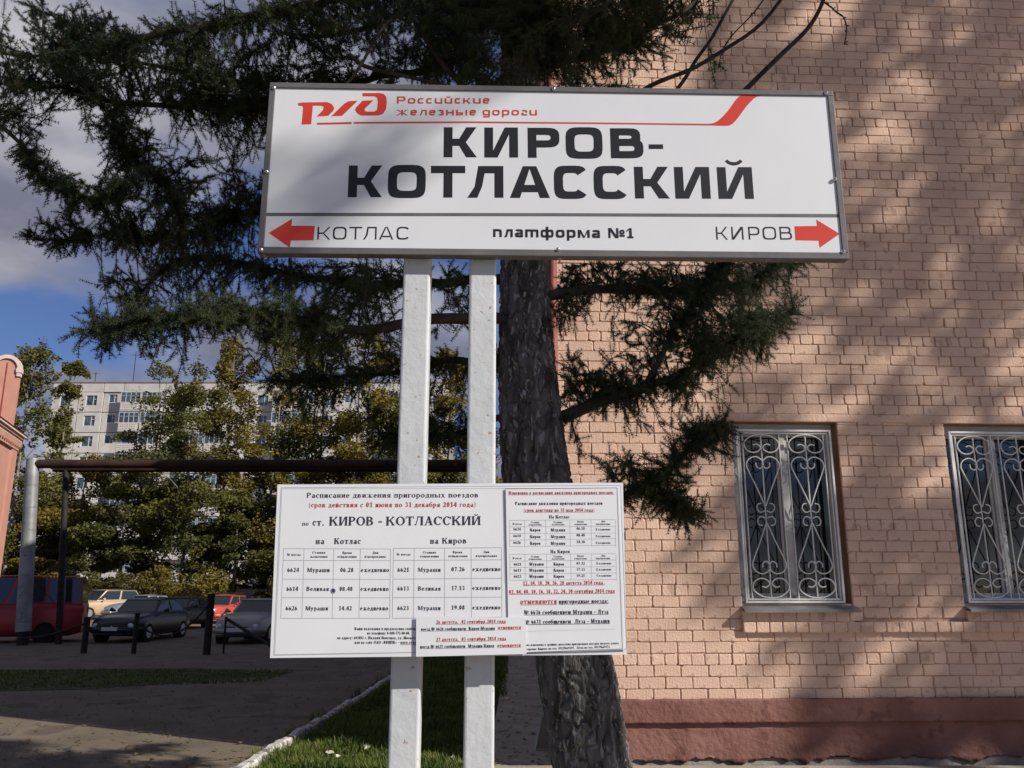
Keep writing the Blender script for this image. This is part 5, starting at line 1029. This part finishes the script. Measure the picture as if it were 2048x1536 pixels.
# chain barrier
BLb = ['short black chain post nearest the red minibus', 'slim black chain post in front of the dark saloon', 'tallest black chain post, between the dark saloon and silver hatchback']
bp = []
for i, (px, y0, y1, r) in enumerate(((167, 1236, 1307, .085), (267, 1228, 1308, .065), (413, 1190, 1310, .10))):
    g_ = grd(px, y1); h = at(px, y0, g_.y).z; e = empty('barrier_post', Matrix.Translation(g_), BLb[i], 'bollard', 'black posts of the chain barrier'); mb = MB(); mb.tube([(0, 0, -.1), (0, 0, h)], r, 10); mb.build('tube', M['iron'], e); mb = MB(); mb.tube([(0, 0, h), (0, 0, h + .03)], r * 1.15, 10); mb.build('cap', M['iron'], e); bp.append(Vector((g_.x, g_.y - r, h * .86)))
def chain(A, B, sag, lab):
    e = empty('barrier_chain', Matrix.Translation(A), lab, 'chain', 'sagging chains of the barrier'); n = 34; mb = MB()
    P = [Vector(((B - A).x * t, (B - A).y * t, (B - A).z * t - sag * 4 * t * (1 - t))) for t in [i / n for i in range(n + 1)]]
    for i in range(n): mb.tube([P[i], P[i].lerp(P[i + 1], 1.25) if i < n - 1 else P[i + 1]], .022 if i % 2 else .03, 5)
    mb.build('links', M['iron'], e)['kind'] = 'stuff'
chain(bp[0], bp[0] + Vector((-2.2, .6, -.45)), .10, 'chain sagging left from the post by the minibus'); chain(bp[1], bp[2], .62, 'chain sagging between the slim and the tallest black posts')
a_ = at(452, 1237, 24.5); b_ = at(575, 1312, 23.0); e = empty('boom_barrier', Matrix.Translation(a_), 'tilted black barrier arm crossing the bonnet of the silver hatchback', 'barrier'); mb = MB(); mb.tube([(0, 0, 0), b_ - a_], .045, 8); mb.build('pole', M['iron'], e)
mb = MB(); mb.tube([(0, 0, .05), (0, 0, -a_.z)], .03, 6); mb.build('rest', M['iron'], e)
# ------------------------------------------------------------------ cars
def paint(n, c, rough=.32, metal=.3): return noisy(n, c, tuple(min(1, v * 1.15) for v in c), 1.2, rough, metal=metal, spec=.5)
def lerp_t(tab, x):
    if x <= tab[0][0]: return tab[0][1]
    for (a, va), (b, vb) in zip(tab, tab[1:]):
        if x <= b: t = (x - a) / (b - a); t = t * t * (3 - 2 * t) if False else t; return va + (vb - va) * t
    return tab[-1][1]
def car(name, label, loc, ang, L, Wd, H, pm, hood, belt, roof, gh, wr=.31, cat='car', group='cars parked in the lot', minibus=False, rack=False, plate=True, badge=True):
    """hood: [(x,z)] top line of lower body; gh: (windscreen base x, roof front x, roof rear x, rear base x)"""
    e = empty(name, Matrix.Translation(loc) @ Matrix.Rotation(ang, 4, 'Z'), label, cat, group); hw = Wd / 2; n = 30; V = []; ring_ = []
    for i in range(n + 1):
        x = -L / 2 + L * i / n; u = abs(x) / (L / 2); t = lerp_t(hood, x); nar = 1 - .16 * max(0, u - .72) ** 1.3 / (.28 ** 1.3); w0 = hw * nar; zb = .20 + .10 * max(0, u - .86) / .14; endz = max(0, u - .93) / .07
        t -= .05 * endz
        R = [(0, t + .03), (w0 * .55, t + .02), (w0 * .86, t - .02), (w0 * .95, t - .08), (w0, t - .22 if t > .7 else t - .12), (w0, zb + .22), (w0 * .97, zb + .06), (w0 * .88, zb), (0, zb)]
        R = R + [(-y, z) for y, z in R[-2:0:-1]]; V += [(x - (.04 * (1 - abs(z - .55)) if False else 0), y, z) for y, z in R]; m = len(R)
    Q = [(i * m + k, (i + 1) * m + k, (i + 1) * m + (k + 1) % m, i * m + (k + 1) % m) for i in range(n) for k in range(m)]
    mb = MB(); mb.add(V, Q, True); mb.add(V[:m], [tuple(range(m))]); mb.add(V[-m:], [tuple(range(m))[::-1]]); bo = mb.build('body', pm, e)
    xb, xf, xr, xe = gh; zb = belt - .02; wb, wt = hw * .90, hw * .72; roofz = H
    lowp = [(xb, wb * .93), ((xb + xe) / 2, wb), (xe, wb * .9)]
    def corner(x, y, z): return Vector((x, y, z))
    B = [corner(xb, wb * .92, zb), corner(xe, wb * .92, zb)]; Tt = [corner(xf, wt, roofz - .07), corner(xr, wt * .97, roofz - .08)]
    mb = MB(); m_ = lambda v: Vector((v.x, -v.y, v.z))
    vs = [B[0], B[1], Tt[1], Tt[0], m_(B[0]), m_(B[1]), m_(Tt[1]), m_(Tt[0])]; mb.add(vs, [(0, 1, 2, 3), (5, 4, 7, 6), (4, 0, 3, 7), (1, 5, 6, 2), (3, 2, 6, 7)]); cab = mb.build('cabin', pm, e); bevel(cab, .03, 2)
    mb = MB(); nn = 8; RV = []
    for i in range(nn + 1):
        x = xf + .06 + (xr - xf - .12) * i / nn; crown = .07 * math.sin(PI * i / nn) ** .5 if 0 < i < nn else 0
        for y in (-1, -.8, -.4, 0, .4, .8, 1): RV.append((x, y * wt * .98, roofz - .075 + crown * (1 - .25 * y * y) + (.0 if abs(y) < 1 else -.02 * 0)))
    mb.add(RV, [(i * 7 + k, i * 7 + k + 1, (i + 1) * 7 + k + 1, (i + 1) * 7 + k) for i in range(nn) for k in range(6)], True); mb.build('roof', pm, e)
    def glass(nm, a, b, c, d, mg=.06):
        ctr = (a + b + c + d) / 4; nrm = (b - a).cross(d - a).normalized(); 
        if nrm.dot(ctr - Vector((0, 0, belt * .5))) < 0: nrm = -nrm
        P = []
        for p_ in (a, b, c, d): dv = ctr - p_; P.append(p_ + dv.normalized() * mg * 1.4 + nrm * .012)
        q = MB(); q.add(P + [v - nrm * .02 for v in P], [(0, 1, 2, 3), (7, 6, 5, 4), (0, 4, 5, 1), (1, 5, 6, 2), (2, 6, 7, 3), (3, 7, 4, 0)]); return q.build(nm, M['car_glass'], e)
    glass('windscreen', B[0], m_(B[0]), m_(Tt[0]), Tt[0]); glass('rear_window', B[1], m_(B[1]), m_(Tt[1]), Tt[1])
    cuts = [0, .5, 1] if not minibus else [0, .22, .48, .74, 1]
    for sgn in (1, -1):
        f_ = (lambda v: v) if sgn == 1 else m_
        for a, b in zip(cuts, cuts[1:]):
            lo_a, lo_b = B[0].lerp(B[1], a), B[0].lerp(B[1], b); hi_a, hi_b = Tt[0].lerp(Tt[1], a), Tt[0].lerp(Tt[1], b)
            glass('side_window', f_(lo_a + Vector((0, 0, .04))), f_(lo_b + Vector((0, 0, .04))), f_(hi_b), f_(hi_a), .045)
        mb = MB(); mb.tube([(xb - .25, sgn * (hw + .0), belt + .03), (xb - .27, sgn * (hw + .16), belt + .08)], [.03, .075], 8); mb.build('mirror', pm if not minibus else M['black_plastic'], e)
        zf = lerp_t(hood, L / 2 - .05)
        mb = MB(); mb.tube([(L / 2 - .20, sgn * (hw * .70), zf - .15), (L / 2 - .045, sgn * (hw * .66), zf - .17), (L / 2 + .004, sgn * (hw * .64), zf - .175)], [.15, .13, .095], 12); o_ = mb.build('headlight', M['lamp'], e)
        mb = MB(); mb.box(-L / 2 - .015, sgn * hw * .62 - .12, belt - .32, -L / 2 + .06, sgn * hw * .62 + .12, belt - .12); mb.build('tail_light', M['vinyl_red'], e)
        for xw in (L / 2 - .19 * L, -L / 2 + .20 * L):
            mb = MB(); yo = sgn * (hw - .02); mb.tube([(xw, yo - sgn * .22, wr), (xw, yo + sgn * .012, wr)], [wr * 1.13] * 2, 20, True, False); ar = mb.build('wheel_arch_shade', M['dark'], e)  # near-black disc paints the shade of a wheel arch left uncut
            mb = MB(); mb.tube([(xw, yo - sgn * .20, wr), (xw, yo - sgn * .0, wr), (xw, yo + sgn * .022, wr)], [wr * .99, wr, wr * .93], 20); wh = mb.build('wheel', M['tyre'], e)
            mb = MB(); mb.tube([(xw, yo, wr), (xw, yo + sgn * .028, wr)], [wr * .62, wr * .60], 16); rm = mb.build('rim', M['rim'] if not minibus else M['iron'], wh)
    zf = lerp_t(hood, L / 2 - .05)
    mb = MB(); mb.box(L / 2 - .06, -hw * .42, zf - .24, L / 2 + .008, hw * .42, zf - .12); bevel(mb.build('grille', M['black_plastic'], e), .015)
    mb = MB(); mb.tube([(L / 2 - .32, -hw * .97, .42), (L / 2 - .02, -hw * .78, .42), (L / 2 + .06, 0, .42), (L / 2 - .02, hw * .78, .42), (L / 2 - .32, hw * .97, .42)], .10, 8); mb.build('bumper', pm, e)
    mb = MB(); mb.box(L / 2 - .02, -hw * .5, .26, L / 2 + .05, hw * .5, .34); mb.build('air_intake', M['black_plastic'], e)
    if plate: mb = MB(); mb.box(L / 2 + .10, -.26, .40, L / 2 + .172, .26, .51); mb.build('licence_plate', M['plate'], e)
    if badge: mb = MB(); mb.tube([(L / 2 - .0, 0, zf - .18), (L / 2 + .02, 0, zf - .18)], .055, 14); mb.build('badge', M['screw'], e)
    if rack:
        mb = MB(); [mb.tube([(x, -wt, roofz + .06), (x, wt, roofz + .06)], .02, 6) for x in (xf - .2, (xf + xr) / 2, xr + .2)]; [mb.tube([(xf - .1, s * wt * .95, roofz + .05), (xr + .1, s * wt * .95, roofz + .05)], .018, 6) for s in (-1, 1)]; mb.build('roof_rack', M['black_plastic'], e)
    return e
SED = lambda L: [(-L / 2, .80), (-L * .42, .93), (-L * .25, .95), (L * .15, .95), (L * .23, .94), (L * .38, .86), (L * .47, .74), (L / 2, .62)]
R90 = math.radians
P_dark = paint('dark_blue_paint', (.006, .009, .016), .22, 0); P_sil = paint('silver_beige_paint', (.26, .25, .235), .35, .4); P_gold = paint('gold_beige_paint', (.50, .37, .24), .35, .3); P_red = paint('red_minibus_paint', (.27, .025, .03)); P_or = paint('faded_red_paint', (.42, .07, .05), .4, .1); P_blu = paint('pale_blue_silver_paint', (.33, .36, .42), .35, .4); P_blk = paint('black_green_paint', (.010, .014, .014), .25, 0)
def cloc(px, py, z=0): g_ = grd(px, py); return Vector((g_.x, g_.y, z + .006))
g_ = cloc(300, 1285); car('saloon_car', 'dark blue saloon parked behind the chain, facing the viewer', g_ + Vector((-.95, 1.6, 0)), R90(-93), 4.35, 1.74, 1.44, P_dark, SED(4.35), .95, .0, (.62, .12, -1.0, -1.62))
g_ = cloc(530, 1288); car('hatchback_car', 'beige silver hatchback with twin slot grille beside the timetable', g_ + Vector((-.75, 1.7, 0)), R90(-92), 4.25, 1.70, 1.42, P_sil, SED(4.25), .94, .0, (.66, .1, -1.15, -1.75))
g_ = cloc(208, 1241); car('offroad_car', 'sunlit gold off-road car beside the red minibus', g_ + Vector((-1.3, 2.4, 0)), R90(-122), 4.4, 1.82, 1.70, P_gold, [(-2.2, .95), (-1.9, 1.08), (.6, 1.06), (1.0, 1.05), (1.7, .97), (2.05, .84), (2.2, .70)], 1.06, .0, (.85, .25, -1.7, -2.05), .36)
g_ = cloc(300, 1239); car('saloon_car', 'pale silver-blue saloon half hidden behind the dark blue one', g_ + Vector((-.5, 0, 0)), R90(-118), 4.3, 1.68, 1.40, P_blu, SED(4.3), .93, .0, (.6, .1, -1.1, -1.7))
g_ = cloc(318, 1262); car('saloon_car', 'blackish saloon whose roof shows above the dark blue one', g_ + Vector((0, 2.0, 0)), R90(-96), 4.3, 1.68, 1.40, P_blk, SED(4.3), .93, .0, (.6, .1, -1.1, -1.7))
g_ = cloc(462, 1247); car('boxy_car', 'old faded red car with a roof rack behind the silver hatchback', g_ + Vector((-.8, 1.0, 0)), R90(-100), 4.1, 1.62, 1.44, P_or, [(-2.05, .86), (-1.9, .90), (1.8, .88), (2.05, .80)], .90, .0, (.55, .15, -1.3, -1.6), rack=True)
g_ = cloc(75, 1290); car('minibus', 'dark red minibus behind the silver lagged pipe leg', g_ + Vector((-2.25, 1.4, 0)), R90(-160), 5.4, 2.05, 2.18, P_red, [(-2.7, 1.28), (1.3, 1.25), (1.75, 1.15), (2.5, 1.0), (2.7, .85)], 1.24, .0, (1.75, 1.15, -2.55, -2.66), .34, cat='van', minibus=True, plate=False)
bpy.data.objects['minibus']['group'] = 'vehicles in the lot'
# ------------------------------------------------------------------ small things by the path
q = grd(1075, 1500, .10); e = empty('folding_sign_board', Matrix.Translation(q) @ Matrix.Rotation(.2, 4, 'Z'), 'pale green edged low board leaning beside the larch trunk', 'board')
mb = MB(); t = .02; pts = [(-.02, 0, 0), (.30, .05, -.02), (.36, .10, .30), (.06, .05, .32)]
mb.tube([Vector(p_) for p_ in pts] + [Vector(pts[0])], .016, 6); mb.build('rim', M['green_pale'], e)
mb = MB(); mb.add([tuple(Vector(p_)) for p_ in pts] + [tuple(Vector(p_) + Vector((0, .01, 0))) for p_ in pts], [(0, 1, 2, 3), (7, 6, 5, 4), (0, 4, 5, 1), (1, 5, 6, 2), (2, 6, 7, 3), (3, 7, 4, 0)]); mb.build('panel', M['concrete'], e)
# grey slat fence far behind the cars
fe = empty('slat_fence', Matrix.Translation(gz(520, 62)), 'weathered grey slat fence beyond the red car', 'fence'); me = boxmesh(0, 0, 0, .14, .03, 1.7)
for k in range(60): o = part('slat', me, M['tin'], fe, (k * .17 - 3, 0, random.uniform(-.03, .03)))
for z in (.4, 1.3): mb = MB(); mb.box(-3, .031, z, 7.2, .09, z + .08); mb.build('rail', M['tin'], fe)
